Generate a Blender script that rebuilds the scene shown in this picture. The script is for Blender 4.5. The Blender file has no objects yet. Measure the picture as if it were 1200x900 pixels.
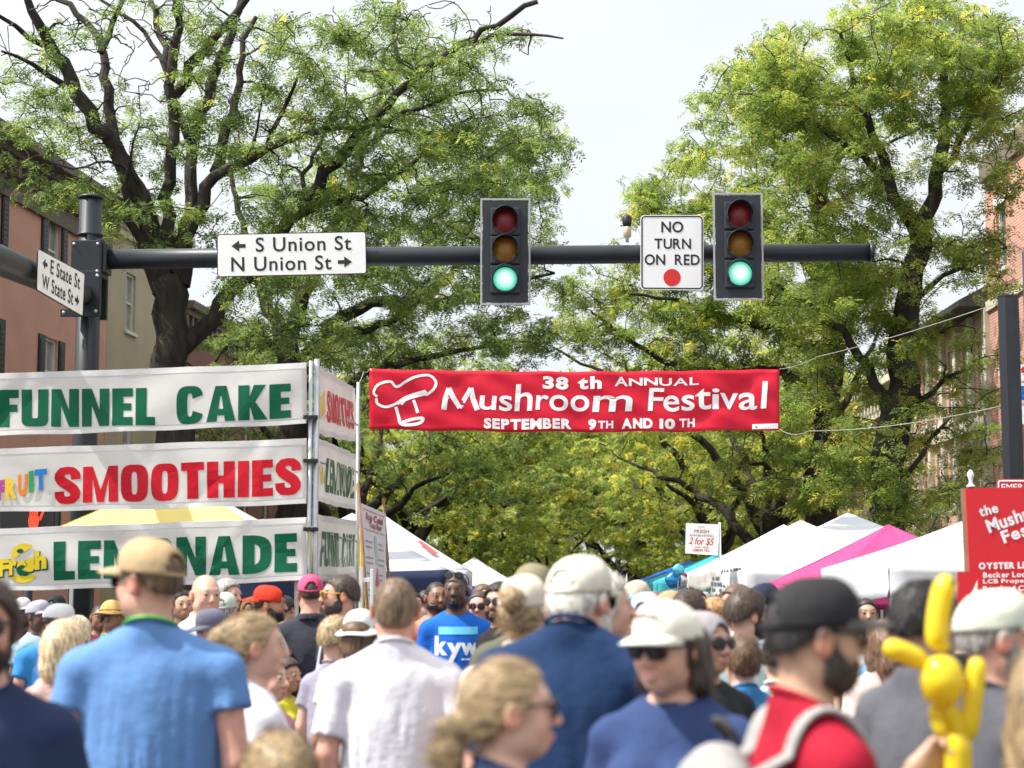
import bpy, bmesh, math, random
import numpy as np
from mathutils import Vector, Matrix
from mathutils.bvhtree import BVHTree
R = math.radians
rng = np.random.default_rng(11)
random.seed(5)
scene = bpy.context.scene
COL = scene.collection

# ------------------------------------------------------------------ camera, light, exposure
F_PX = 2200.0                       # focal length in photo pixels (photo 1200 x 900)
CAM_H = 1.71
TILT = math.atan(245 / F_PX)
cam_d = bpy.data.cameras.new('camera')
cam = bpy.data.objects.new('camera', cam_d); COL.objects.link(cam)
cam.location = (0, 0, CAM_H); cam.rotation_euler = (math.pi / 2 + TILT, 0, 0)
cam_d.sensor_width = 36; cam_d.lens = 36 * F_PX / 1200
cam_d.clip_start = 0.1; cam_d.clip_end = 3000
cam_d.dof.use_dof = True; cam_d.dof.focus_distance = 26.0; cam_d.dof.aperture_fstop = 3.0
scene.camera = cam

SUN_EL, SUN_DIR = 55.0, Vector((-0.95, -0.20, 0)).normalized()     # direction towards the sun
w = bpy.data.worlds.new('World'); scene.world = w; w.use_nodes = True
nt = w.node_tree; nt.nodes.clear()
out = nt.nodes.new('ShaderNodeOutputWorld'); mix = nt.nodes.new('ShaderNodeMixShader')
b1 = nt.nodes.new('ShaderNodeBackground'); b2 = nt.nodes.new('ShaderNodeBackground')
sky = nt.nodes.new('ShaderNodeTexSky'); sky.sky_type = 'NISHITA'; sky.sun_disc = False
sky.sun_elevation = R(SUN_EL); sky.sun_rotation = math.atan2(SUN_DIR.x, SUN_DIR.y)
sky.dust_density = 2.0
b1.inputs['Strength'].default_value = 0.07
b2.inputs['Color'].default_value = (0.93, 0.965, 1.0, 1); dt = nt.nodes.new('ShaderNodeVectorMath'); dt.operation = 'DOT_PRODUCT'; mrs = nt.nodes.new('ShaderNodeMapRange')
dt.inputs[1].default_value = (SUN_DIR.x * math.cos(R(SUN_EL)), SUN_DIR.y * math.cos(R(SUN_EL)), math.sin(R(SUN_EL)))
mrs.inputs[1].default_value = .22; mrs.inputs[2].default_value = 1.0; mrs.inputs[3].default_value = .71; mrs.inputs[4].default_value = 1.6
nt.links.new(dt.outputs['Value'], mrs.inputs[0]); nt.links.new(mrs.outputs[0], b2.inputs['Strength'])
tc = nt.nodes.new('ShaderNodeTexCoord'); nz = nt.nodes.new('ShaderNodeTexNoise')
mp = nt.nodes.new('ShaderNodeMapping'); mp.inputs['Scale'].default_value = (1, 1, 2.2)
nz.inputs['Scale'].default_value = 2.2; nz.inputs['Detail'].default_value = 6
rp = nt.nodes.new('ShaderNodeValToRGB')
rp.color_ramp.elements[0].position = 0.25; rp.color_ramp.elements[0].color = (.80, .80, .80, 1)
rp.color_ramp.elements[1].position = 0.62; rp.color_ramp.elements[1].color = (.97, .97, .97, 1)
L = nt.links.new
L(tc.outputs['Generated'], mp.inputs['Vector']); L(tc.outputs['Generated'], dt.inputs[0]); L(mp.outputs[0], nz.inputs['Vector']); L(nz.outputs['Fac'], rp.inputs[0])
L(sky.outputs[0], b1.inputs['Color']); L(rp.outputs[0], mix.inputs[0]); L(b1.outputs[0], mix.inputs[1]); L(b2.outputs[0], mix.inputs[2]); L(mix.outputs[0], out.inputs[0])
sd = bpy.data.lights.new('sun', 'SUN'); sd.energy = 4.9; sd.angle = R(0.55); sd.color = (1, .955, .88)
so = bpy.data.objects.new('sun', sd); COL.objects.link(so)
dv = Vector((SUN_DIR.x * math.cos(R(SUN_EL)), SUN_DIR.y * math.cos(R(SUN_EL)), math.sin(R(SUN_EL))))
so.rotation_euler = dv.to_track_quat('Z', 'Y').to_euler()
vs = scene.view_settings
vs.view_transform = 'Standard'; vs.look = 'None'; vs.exposure = 0.60; vs.gamma = 1; vs.use_curve_mapping = False
scene.cycles.max_bounces = 6; scene.cycles.transparent_max_bounces = 8
scene.cycles.use_denoising = True

def P(x, y, D):
    """world point seen at photo pixel (x, y) at ground distance D"""
    u = (x - 600) / F_PX; v = (450 - y) / F_PX
    d = Vector((u, math.cos(TILT) - v * math.sin(TILT), math.sin(TILT) + v * math.cos(TILT)))
    return Vector((0, 0, CAM_H)) + d * (D / d.y)

# ------------------------------------------------------------------ tagging and linking
def tag(o, label=None, cat=None, group=None, kind=None):
    if label: o['label'] = label
    if cat: o['category'] = cat
    if group: o['group'] = group
    if kind: o['kind'] = kind
    return o
def empty(name, loc=(0, 0, 0), rz=0.0, label=None, cat=None, group=None):
    o = bpy.data.objects.new(name, None); COL.objects.link(o)
    o.location = loc; o.rotation_euler = (0, 0, rz); o.empty_display_size = .2
    return tag(o, label, cat, group)
def link(name, me, m=None, parent=None, loc=None):
    o = bpy.data.objects.new(name, me); COL.objects.link(o)
    if m is not None:
        for k in (m if isinstance(m, (list, tuple)) else [m]): me.materials.append(k)
    if parent is not None: o.parent = parent
    if loc is not None: o.location = loc
    return o
def np_mesh(name, V, Fq, smooth=False):
    """V (n,3); Fq (m,k) all faces the same size"""
    V = np.asarray(V, np.float32); Fq = np.asarray(Fq, np.int32)
    me = bpy.data.meshes.new(name)
    me.vertices.add(len(V)); me.vertices.foreach_set('co', V.ravel())
    k = Fq.shape[1]
    me.loops.add(Fq.size); me.loops.foreach_set('vertex_index', Fq.ravel())
    me.polygons.add(len(Fq)); me.polygons.foreach_set('loop_start', np.arange(0, Fq.size, k, dtype=np.int32))
    me.polygons.foreach_set('loop_total', np.full(len(Fq), k, np.int32))
    me.polygons.foreach_set('use_smooth', np.full(len(Fq), smooth, bool))
    me.update(calc_edges=True)
    return me
class MB:
    """collects boxes, tubes and panels into ONE mesh"""
    def __init__(s): s.v = []; s.f = []; s.s = []
    def add(s, V, Fs, smooth=False, M=None):
        b = len(s.v)
        for p in V:
            p = Vector(p)
            s.v.append(tuple(M @ p) if M is not None else tuple(p))
        for f in Fs: s.f.append(tuple(b + i for i in f)); s.s.append(smooth)
        return s
    def box(s, lo, hi, M=None):
        (a, b, c), (d, e, f) = lo, hi
        V = [(a,b,c),(d,b,c),(d,e,c),(a,e,c),(a,b,f),(d,b,f),(d,e,f),(a,e,f)]
        return s.add(V, [(3,2,1,0),(4,5,6,7),(0,1,5,4),(1,2,6,5),(2,3,7,6),(3,0,4,7)], M=M)
    def bevbox(s, lo, hi, r, M=None):
        bm = bmesh.new(); bmesh.ops.create_cube(bm, size=1)
        c = [(lo[i] + hi[i]) / 2 for i in range(3)]; d = [hi[i] - lo[i] for i in range(3)]
        for v in bm.verts: v.co = Vector((c[0] + v.co.x * d[0], c[1] + v.co.y * d[1], c[2] + v.co.z * d[2]))
        bmesh.ops.bevel(bm, geom=bm.edges[:], offset=r, segments=2, profile=.6, affect='EDGES')
        bm.verts.index_update()
        s.add([v.co.copy() for v in bm.verts], [[v.index for v in f.verts] for f in bm.faces], M=M); bm.free()
        return s
    def tube(s, pts, rad, n=12, cap=True, flat=1.0, up=None, smooth=True):
        pts = [Vector(p) for p in pts]
        if not hasattr(rad, '__len__'): rad = [rad] * len(pts)
        b = len(s.v); t0 = (pts[1] - pts[0]).normalized()
        a = Vector(up) if up is not None else (Vector((0, 0, 1)) if abs(t0.z) < .9 else Vector((1, 0, 0)))
        for i, p in enumerate(pts):
            t = (pts[min(i + 1, len(pts) - 1)] - pts[max(i - 1, 0)]).normalized()
            a = (a - t * a.dot(t)).normalized(); c = t.cross(a)
            for k in range(n):
                q = 2 * math.pi * k / n
                s.v.append(tuple(p + (a * math.cos(q) * flat + c * math.sin(q)) * rad[i]))
        for i in range(len(pts) - 1):
            for k in range(n):
                k2 = (k + 1) % n
                s.f.append((b + i*n + k, b + i*n + k2, b + (i+1)*n + k2, b + (i+1)*n + k)); s.s.append(smooth)
        if cap:
            s.f.append(tuple(b + k for k in range(n))[::-1]); s.s.append(False)
            e = b + (len(pts) - 1) * n
            s.f.append(tuple(e + k for k in range(n))); s.s.append(False)
        return s
    def ball(s, c, r, nu=16, nv=10):
        if not hasattr(r, '__len__'): r = (r, r, r)
        V = []; Fs = []
        for j in range(nv + 1):
            th = math.pi * j / nv
            for i in range(nu):
                ph = 2 * math.pi * i / nu
                V.append((c[0] + r[0]*math.sin(th)*math.cos(ph), c[1] + r[1]*math.sin(th)*math.sin(ph), c[2] + r[2]*math.cos(th)))
        for j in range(nv):
            for i in range(nu):
                a, b2 = j*nu + i, j*nu + (i+1) % nu
                if j == 0: Fs.append((a, a + nu, b2 + nu))
                elif j == nv - 1: Fs.append((a, a + nu, b2))
                else: Fs.append((a, a + nu, b2 + nu, b2))
        return s.add(V, Fs, True)
    def grid(s, fn, nu, nv, smooth=True, closed_u=False):
        b = len(s.v); mu = nu if closed_u else nu + 1
        for j in range(nv + 1):
            for i in range(mu): s.v.append(tuple(fn(i / nu, j / nv)))
        for j in range(nv):
            for i in range(nu):
                i2 = (i + 1) % mu
                s.f.append((b + j*mu + i, b + j*mu + i2, b + (j+1)*mu + i2, b + (j+1)*mu + i)); s.s.append(smooth)
        return s
    def mesh(s, name):
        me = bpy.data.meshes.new(name); me.from_pydata(s.v, [], s.f)
        me.polygons.foreach_set('use_smooth', s.s); me.update(); return me
    def build(s, name, m=None, parent=None, loc=None):
        return link(name, s.mesh(name), m, parent, loc)
def solidify(o, t, off=-1):
    md = o.modifiers.new('thickness', 'SOLIDIFY'); md.thickness = t; md.offset = off; return o
def bevel(o, wd, seg=2):
    md = o.modifiers.new('edge', 'BEVEL'); md.width = wd; md.segments = seg; md.limit_method = 'ANGLE'; return o

# ------------------------------------------------------------------ materials
def nodes_of(name):
    m = bpy.data.materials.new(name); m.use_nodes = True
    n = m.node_tree; return m, n, n.nodes['Principled BSDF']
def mat(name, col, rough=.6, metal=0.0, var=.12, vscale=6.0, bump=0.0, bscale=40.0, emit=None, estr=0, spec=.4, sheen=0.0, trans=0.0, stretch=None):
    m, n, p = nodes_of(name)
    c = tuple(col) + (1,)
    p.inputs['Roughness'].default_value = rough; p.inputs['Metallic'].default_value = metal
    p.inputs['Specular IOR Level'].default_value = spec
    if sheen: p.inputs['Sheen Weight'].default_value = sheen
    tcn = n.nodes.new('ShaderNodeTexCoord'); vec = tcn.outputs['Object']
    if stretch:
        mp = n.nodes.new('ShaderNodeMapping'); mp.inputs['Scale'].default_value = stretch
        n.links.new(vec, mp.inputs['Vector']); vec = mp.outputs[0]
    if var > 0:
        t = n.nodes.new('ShaderNodeTexNoise'); t.inputs['Scale'].default_value = vscale; t.inputs['Detail'].default_value = 5
        n.links.new(vec, t.inputs['Vector'])
        mr = n.nodes.new('ShaderNodeMapRange'); mr.inputs[1].default_value = .25; mr.inputs[2].default_value = .75
        mr.inputs[3].default_value = 1 - var; mr.inputs[4].default_value = 1 + var
        n.links.new(t.outputs['Fac'], mr.inputs[0])
        hs = n.nodes.new('ShaderNodeHueSaturation'); hs.inputs['Color'].default_value = c
        n.links.new(mr.outputs[0], hs.inputs['Value']); n.links.new(hs.outputs[0], p.inputs['Base Color'])
    else: p.inputs['Base Color'].default_value = c
    if bump:
        t2 = n.nodes.new('ShaderNodeTexNoise'); t2.inputs['Scale'].default_value = bscale; t2.inputs['Detail'].default_value = 4
        n.links.new(vec, t2.inputs['Vector'])
        bp = n.nodes.new('ShaderNodeBump'); bp.inputs['Strength'].default_value = bump; bp.inputs['Distance'].default_value = .02
        n.links.new(t2.outputs['Fac'], bp.inputs['Height']); n.links.new(bp.outputs[0], p.inputs['Normal'])
    if emit: p.inputs['Emission Color'].default_value = tuple(emit) + (1,); p.inputs['Emission Strength'].default_value = estr
    if trans:
        o = n.nodes['Material Output']; ms = n.nodes.new('ShaderNodeMixShader'); tr = n.nodes.new('ShaderNodeBsdfTranslucent')
        tr.inputs['Color'].default_value = c; ms.inputs[0].default_value = trans
        n.links.new(p.outputs[0], ms.inputs[1]); n.links.new(tr.outputs[0], ms.inputs[2]); n.links.new(ms.outputs[0], o.inputs[0])
    return m
def brick_mat(name, c1, c2, mortar, scale=1.0):
    m, n, p = nodes_of(name)
    tcn = n.nodes.new('ShaderNodeTexCoord'); sp = n.nodes.new('ShaderNodeSeparateXYZ'); ad = n.nodes.new('ShaderNodeMath'); cb = n.nodes.new('ShaderNodeCombineXYZ')
    n.links.new(tcn.outputs['Object'], sp.inputs[0]); n.links.new(sp.outputs[0], ad.inputs[0]); n.links.new(sp.outputs[1], ad.inputs[1])
    n.links.new(ad.outputs[0], cb.inputs[0]); n.links.new(sp.outputs[2], cb.inputs[1])
    br = n.nodes.new('ShaderNodeTexBrick'); br.inputs['Color1'].default_value = c1 + (1,); br.inputs['Color2'].default_value = c2 + (1,)
    br.inputs['Mortar'].default_value = mortar + (1,); br.inputs['Scale'].default_value = 1 / scale
    br.inputs['Brick Width'].default_value = .22; br.inputs['Row Height'].default_value = .075; br.inputs['Mortar Size'].default_value = .008
    n.links.new(cb.outputs[0], br.inputs['Vector'])
    t = n.nodes.new('ShaderNodeTexNoise'); t.inputs['Scale'].default_value = .8; t.inputs['Detail'].default_value = 8
    n.links.new(tcn.outputs['Object'], t.inputs['Vector'])
    mr = n.nodes.new('ShaderNodeMapRange'); mr.inputs[3].default_value = .7; mr.inputs[4].default_value = 1.25; n.links.new(t.outputs['Fac'], mr.inputs[0])
    hs = n.nodes.new('ShaderNodeHueSaturation'); n.links.new(br.outputs['Color'], hs.inputs['Color']); n.links.new(mr.outputs[0], hs.inputs['Value'])
    n.links.new(hs.outputs[0], p.inputs['Base Color']); p.inputs['Roughness'].default_value = .85
    return m
_mc = {}
def M_(name, *a, **k):
    if name not in _mc: _mc[name] = mat(name, *a, **k)
    return _mc[name]

dark_steel = mat('dark painted steel', (.014, .017, .023), .42, var=.3, vscale=3, bump=.05, bscale=60)
galv = mat('galvanised tube', (.45, .47, .49), .4, .7, var=.2, vscale=8)
white_paint = mat('white sign sheeting', (.80, .80, .80), .45, var=.05, vscale=4)
black_ink = mat('black sign ink', (.015, .015, .017), .5, var=0)
vinyl_white = mat('white vinyl', (.80, .775, .75), .38, var=.10, vscale=1.6, bump=.12, bscale=9, trans=.28)
vinyl_red = mat('red vinyl', (.56, .006, .028), .36, spec=.3, var=.07, vscale=2, bump=.10, bscale=6)
ink_green = mat('green vinyl ink', (.0, .105, .048), .36, spec=.25, var=.15, vscale=3, bump=.12, bscale=7)
ink_red = mat('red vinyl ink', (.56, .006, .018), .36, spec=.25, var=.12, vscale=3, bump=.12, bscale=7)
ink_white = mat('white vinyl ink', (.84, .83, .82), .4, var=.03)
ink_yellow = mat('yellow ink', (.80, .58, .02), .35, var=.1)
# ------------------------------------------------------------------ lettering helpers
_tc = {}
def text_geo(s, bold=0.0, spacing=1.0, shear=0.0):
    key = (s, bold, spacing, shear)
    if key in _tc: return _tc[key]
    c = bpy.data.curves.new('lettering', 'FONT'); c.body = s; c.offset = bold; c.space_character = spacing; c.shear = shear
    c.resolution_u = 4
    o = bpy.data.objects.new('lettering', c); COL.objects.link(o)
    dg = bpy.context.evaluated_depsgraph_get(); dg.update()
    me = bpy.data.meshes.new_from_object(o.evaluated_get(dg))
    V = np.zeros(len(me.vertices) * 3, np.float32); me.vertices.foreach_get('co', V); V = V.reshape(-1, 3)
    Fs = [tuple(p.vertices) for p in me.polygons]
    bpy.data.objects.remove(o); bpy.data.curves.remove(c); bpy.data.meshes.remove(me)
    _tc[key] = (V[:, :2], Fs); return _tc[key]
def norm_uv(U):
    U = np.asarray(U, float); lo, hi = U.min(0), U.max(0); return (U - lo) / np.maximum(hi - lo, 1e-6)
def line_geo(t, bold=0.0, spacing=1.0, shear=0.0):
    """a line set letter by letter so that bold letters never run into each other; normalised to 0..1"""
    if bold < .015 and len(t) > 1:
        U, Fs = text_geo(t, bold, spacing, shear); return norm_uv(U), Fs
    x = 0.0; Us, F2, b = [], [], 0
    for ch in t:
        if ch == ' ': x += .30 * spacing; continue
        U, Fs = text_geo(ch, bold, 1.0, shear); lo = U[:, 0].min(); wd = U[:, 0].max() - lo
        Us.append(U + np.array((x - lo, 0), np.float32)); F2 += [tuple(b + i for i in f) for f in Fs]; b += len(U); x += wd + .075 * spacing
    return norm_uv(np.concatenate(Us)), F2
# heavy block capitals drawn by hand (cell 0..1 high, width per letter)
def _ring(x0, y0, x1, y1, t, tv, a0=0.0, a1=360.0, n=36, p=.52):
    """band between two rounded outlines, counterclockwise from a0 to a1 degrees"""
    cx, cy, rx, ry = (x0+x1)/2, (y0+y1)/2, (x1-x0)/2, (y1-y0)/2; V = []
    for k in range(n + 1):
        a = R(a0 + (a1 - a0) * k / n); c, q = math.cos(a), math.sin(a); sx, sy = math.copysign(abs(c)**p, c), math.copysign(abs(q)**p, q)
        V += [(cx + rx*sx, cy + ry*sy), (cx + (rx - t)*sx, cy + (ry - tv)*sy)]
    return V, [(2*k, 2*k+1, 2*k+3, 2*k+2) for k in range(n)]
def _q(*r): return [[(a, b), (c, b), (c, d), (a, d)] for a, b, c, d in r]
def block_glyph(ch):
    t, h = .30, .225                      # stem and bar thickness
    W = .60; P_ = []; extra = []
    if ch == 'F': W = .55; P_ = _q((0, 0, t, 1), (t, 1-h, W, 1), (t, .40, .51, .60))
    elif ch == 'E': W = .56; P_ = _q((0, 0, t, 1), (t, 1-h, W, 1), (t, .405, .52, .595), (t, 0, W, h))
    elif ch == 'L': W = .53; P_ = _q((0, 0, t, 1), (t, 0, W, h))
    elif ch == 'T': W = .62; P_ = _q((0, 1-h, W, 1), (W/2 - t/2, 0, W/2 + t/2, 1-h))
    elif ch == 'I': W = t; P_ = _q((0, 0, t, 1))
    elif ch == 'H': W = .74; P_ = _q((0, 0, t, 1), (W-t, 0, W, 1), (t, .40, W-t, .61))
    elif ch == 'N': W = .74; t = .265; P_ = _q((0, 0, t, 1), (W-t, 0, W, 1)) + [[(t, 1), (t, .56), (W-t, 0), (W-t, .44)]]
    elif ch == 'M': W = .94; t = .255; P_ = _q((0, 0, t, 1), (W-t, 0, W, 1)) + [[(t, 1), (t, .66), (W/2 - .09, 0), (W/2, 0), (W/2, .34)], [(W/2, .34), (W/2, 0), (W/2 + .09, 0), (W-t, .66), (W-t, 1)]]
    elif ch == 'K': W = .74; P_ = _q((0, 0, t, 1)) + [[(t, .34), (t + .15, .52), (W - .01, 1), (W - .33, 1), (t, .66)], [(t + .15, .515), (t + .02, .36), (W - .33, 0), (W + .03, 0)]]
    elif ch == 'A': W = .76; P_ = [[(0, 0), (.27, 0), (.365, .72), (.235, 1)], [(W, 0), (W - .235, 1), (W - .365, .72), (W - .27, 0)], [(.235, 1), (.365, .72), (W - .365, .72), (W - .235, 1)]] + _q((.30, .17, W - .30, .35))
    elif ch == 'U': W = .72; V, Fs = _ring(0, 0, W, .56, t - .02, h, 180, 360, 18); extra.append((V, Fs)); P_ = _q((0, .28, t - .02, 1), (W-t+.02, .28, W, 1))
    elif ch == 'O': extra.append(_ring(0, -.012, .72, 1.012, .285, .20, p=.62)); W = .72
    elif ch == 'D': W = .72; extra.append(_ring(-.72, 0, W, 1, .28, .20, -90, 90, 18, .60)); P_ = _q((0, .2, t, .8)); extra[0] = ([(max(x, 0) if x < .0 else x, y) for x, y in extra[0][0]], extra[0][1])
    elif ch == 'C': W = .70; extra.append(_ring(0, -.012, .70, 1.012, .28, .20, 20, 340, 34, .62))
    elif ch == 'S':
        W = .66; c = [(1.1 * a, b) for a, b in [(.50, .66), (.49, .80), (.41, .895), (.30, .91), (.18, .89), (.115, .79), (.115, .70), (.17, .61), (.30, .51), (.43, .40), (.485, .30), (.48, .19), (.41, .105), (.30, .09), (.17, .11), (.105, .20), (.10, .34)]]
        p = []
        for i in range(len(c) - 1):
            for k in range(3): s_ = k / 3; p.append((c[i][0]*(1-s_) + c[i+1][0]*s_, c[i][1]*(1-s_) + c[i+1][1]*s_))
        p.append(c[-1]); V = []
        for i, (x, y) in enumerate(p):
            a, b = p[max(i-1, 0)], p[min(i+1, len(p)-1)]; dx, dy = b[0]-a[0], b[1]-a[1]; l = math.hypot(dx, dy); dx /= l; dy /= l
            wd = .105 + .028 * abs(dy) ** 2 + .03 * math.exp(-((i - 24) / 6) ** 2); V += [(x - dy*wd*.95, y + dx*wd), (x + dy*wd*.95, y - dx*wd)]
        extra.append((V, [(2*i, 2*i+1, 2*i+3, 2*i+2) for i in range(len(p) - 1)]))
    V, Fs = [], []
    for q in P_: b = len(V); V += q; Fs.append(tuple(range(b, b + len(q))))
    for v, f in extra: b = len(V); V += v; Fs += [tuple(b + i for i in g) for g in f]
    return V, Fs, W
def block_line(t, gap=.075):
    x = 0.0; V, Fs = [], []
    for ch in t:
        if ch == ' ': x += .3; continue
        v, f, wd = block_glyph(ch); b = len(V); V += [(x + a, c) for a, c in v]; Fs += [tuple(b + i for i in g) for g in f]; x += wd + gap
    return norm_uv(V), Fs
def cut_grid(U, Fs, nx, ny):
    bm = bmesh.new()
    vs_ = [bm.verts.new((float(u), float(v), 0)) for u, v in U]
    for f in Fs:
        try: bm.faces.new([vs_[i] for i in f])
        except ValueError: pass
    for k in range(1, nx):
        bmesh.ops.bisect_plane(bm, geom=bm.verts[:] + bm.edges[:] + bm.faces[:], plane_co=(k / nx, 0, 0), plane_no=(1, 0, 0), dist=1e-5)
    for k in range(1, ny):
        bmesh.ops.bisect_plane(bm, geom=bm.verts[:] + bm.edges[:] + bm.faces[:], plane_co=(0, k / ny, 0), plane_no=(0, 1, 0), dist=1e-5)
    bm.verts.index_update()
    U2 = [(v.co.x, v.co.y) for v in bm.verts]; F2 = [[v.index for v in f.verts] for f in bm.faces]
    bm.free(); return U2, F2
class Ink:
    """letters and strokes in panel coordinates (0..1, v up), laid on a panel function S(u, v) -> point"""
    def __init__(s): s.U = []; s.F = []
    def raw(s, U, Fs):
        b = len(s.U); s.U += [tuple(q) for q in U]; s.F += [tuple(b + i for i in f) for f in Fs]; return s
    def text(s, t, u0, v0, u1, v1, bold=0.0, spacing=1.0, shear=0.0, nx=1, ny=1, rot=0.0, aspect=1.0, block=False):
        U, Fs = block_line(t) if block else line_geo(t, bold, spacing, shear)
        if nx > 1 or ny > 1: U, Fs = cut_grid(U, Fs, nx, ny)
        out_ = []
        cu, cv = (u0 + u1) / 2, (v0 + v1) / 2
        for a, b in U:
            x = (a - .5) * (u1 - u0) * aspect; y = (b - .5) * (v1 - v0)
            out_.append((cu + (x * math.cos(rot) - y * math.sin(rot)) / aspect, cv + x * math.sin(rot) + y * math.cos(rot)))
        return s.raw(out_, Fs)
    def poly(s, pts): return s.raw(pts, [tuple(range(len(pts)))])
    def stroke(s, pts, wd, aspect=1.0):
        """a ribbon along pts; aspect = panel width / height"""
        p = [Vector((x * aspect, y)) for x, y in pts]; U = []
        for i, q in enumerate(p):
            t = p[min(i + 1, len(p) - 1)] - p[max(i - 1, 0)]
            if t.length < 1e-9: t = Vector((1, 0))
            n_ = Vector((-t.y, t.x)).normalized() * wd / 2
            for g in (q + n_, q - n_): U.append((g.x / aspect, g.y))
        return s.raw(U, [(2*i, 2*i + 1, 2*i + 3, 2*i + 2) for i in range(len(p) - 1)])
    def disc(s, u, v, r, aspect=1.0, n=28, r2=None):
        return s.poly([(u + (r2 or r) * math.cos(2*math.pi*k/n) / aspect, v + r * math.sin(2*math.pi*k/n)) for k in range(n)])
    def build(s, name, S, m, parent):
        me = bpy.data.meshes.new(name); me.from_pydata([tuple(S(u, v)) for u, v in s.U], [], s.F); me.update()
        return link(name, me, m, parent)
def panel(c00, c10, c11, c01, wave=None, lift=0.0, sag=None):
    """bilinear panel function from its bottom-left, bottom-right, top-right, top-left corners"""
    a, b, c, d = map(Vector, (c00, c10, c11, c01))
    n = (b - a).cross(d - a).normalized()
    def S(u, v, off=lift):
        p = a * (1-u) * (1-v) + b * u * (1-v) + c * u * v + d * (1-u) * v
        if sag: p.z += sag(u, v)
        return p + n * (off + (wave(u, v) if wave else 0.0))
    return S, n
# ------------------------------------------------------------------ ground, kerbs, pavements
asphalt = mat('asphalt', (.055, .055, .058), .9, var=.3, vscale=1.5, bump=.3, bscale=90)
concrete = mat('pavement concrete', (.34, .33, .31), .85, var=.15, vscale=2, bump=.15)
MB().grid(lambda u, v: ((u - .5) * 900, v * 1200 - 60, -.012), 6, 6).build('ground', mat('town ground', (.12, .13, .09), .95, var=.3, vscale=.05))['kind'] = 'structure'
def strip(name, pl, pr, z, m):
    V = []; 
    for a, b in zip(pl, pr): V += [(a[0], a[1], z), (b[0], b[1], z)]
    o = MB().add(V, [(2*i, 2*i+1, 2*i+3, 2*i+2) for i in range(len(pl) - 1)]).build(name, m); o['kind'] = 'structure'; return o
def LX(y): return -10.9 + .11 * (y - 50)           # left house line
strip('road', [(-60, -20), (-60, 33.9), (LX(34) + 3.6, 34), (LX(36) + 3.6, 36), (LX(150) + 3.6, 150)], [(60, -20), (60, 33.9), (8.6, 34), (8.6, 36), (8.2, 150)], 0.0, asphalt)
for nm, f0, f1 in (('pavement', lambda y: LX(y) - .5, lambda y: LX(y) + 3.6), ('pavement', lambda y: 8.4, lambda y: 12.4)):
    k = MB()
    for y0, y1 in ((34, 60), (60, 90), (90, 150)):
        k.add([(f0(y0), y0, .14), (f1(y0), y0, .14), (f1(y1), y1, .14), (f0(y1), y1, .14), (f0(y0), y0, -.01), (f1(y0), y0, -.01), (f1(y1), y1, -.01), (f0(y1), y1, -.01)],
              [(0,1,2,3), (4,5,1,0), (1,5,6,2), (3,7,4,0)])
    k.build(nm, concrete)['kind'] = 'structure'
lm = mat('worn road paint', (.62, .60, .55), .8, var=.3, vscale=6)
for x in np.arange(-6, 7.2, 1.2):
    MB().add([(x, 24.4, .004), (x + .6, 24.4, .004), (x + .6, 27.2, .004), (x, 27.2, .004)], [(0,1,2,3)]).build('crosswalk_stripe', lm)['kind'] = 'structure'

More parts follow.
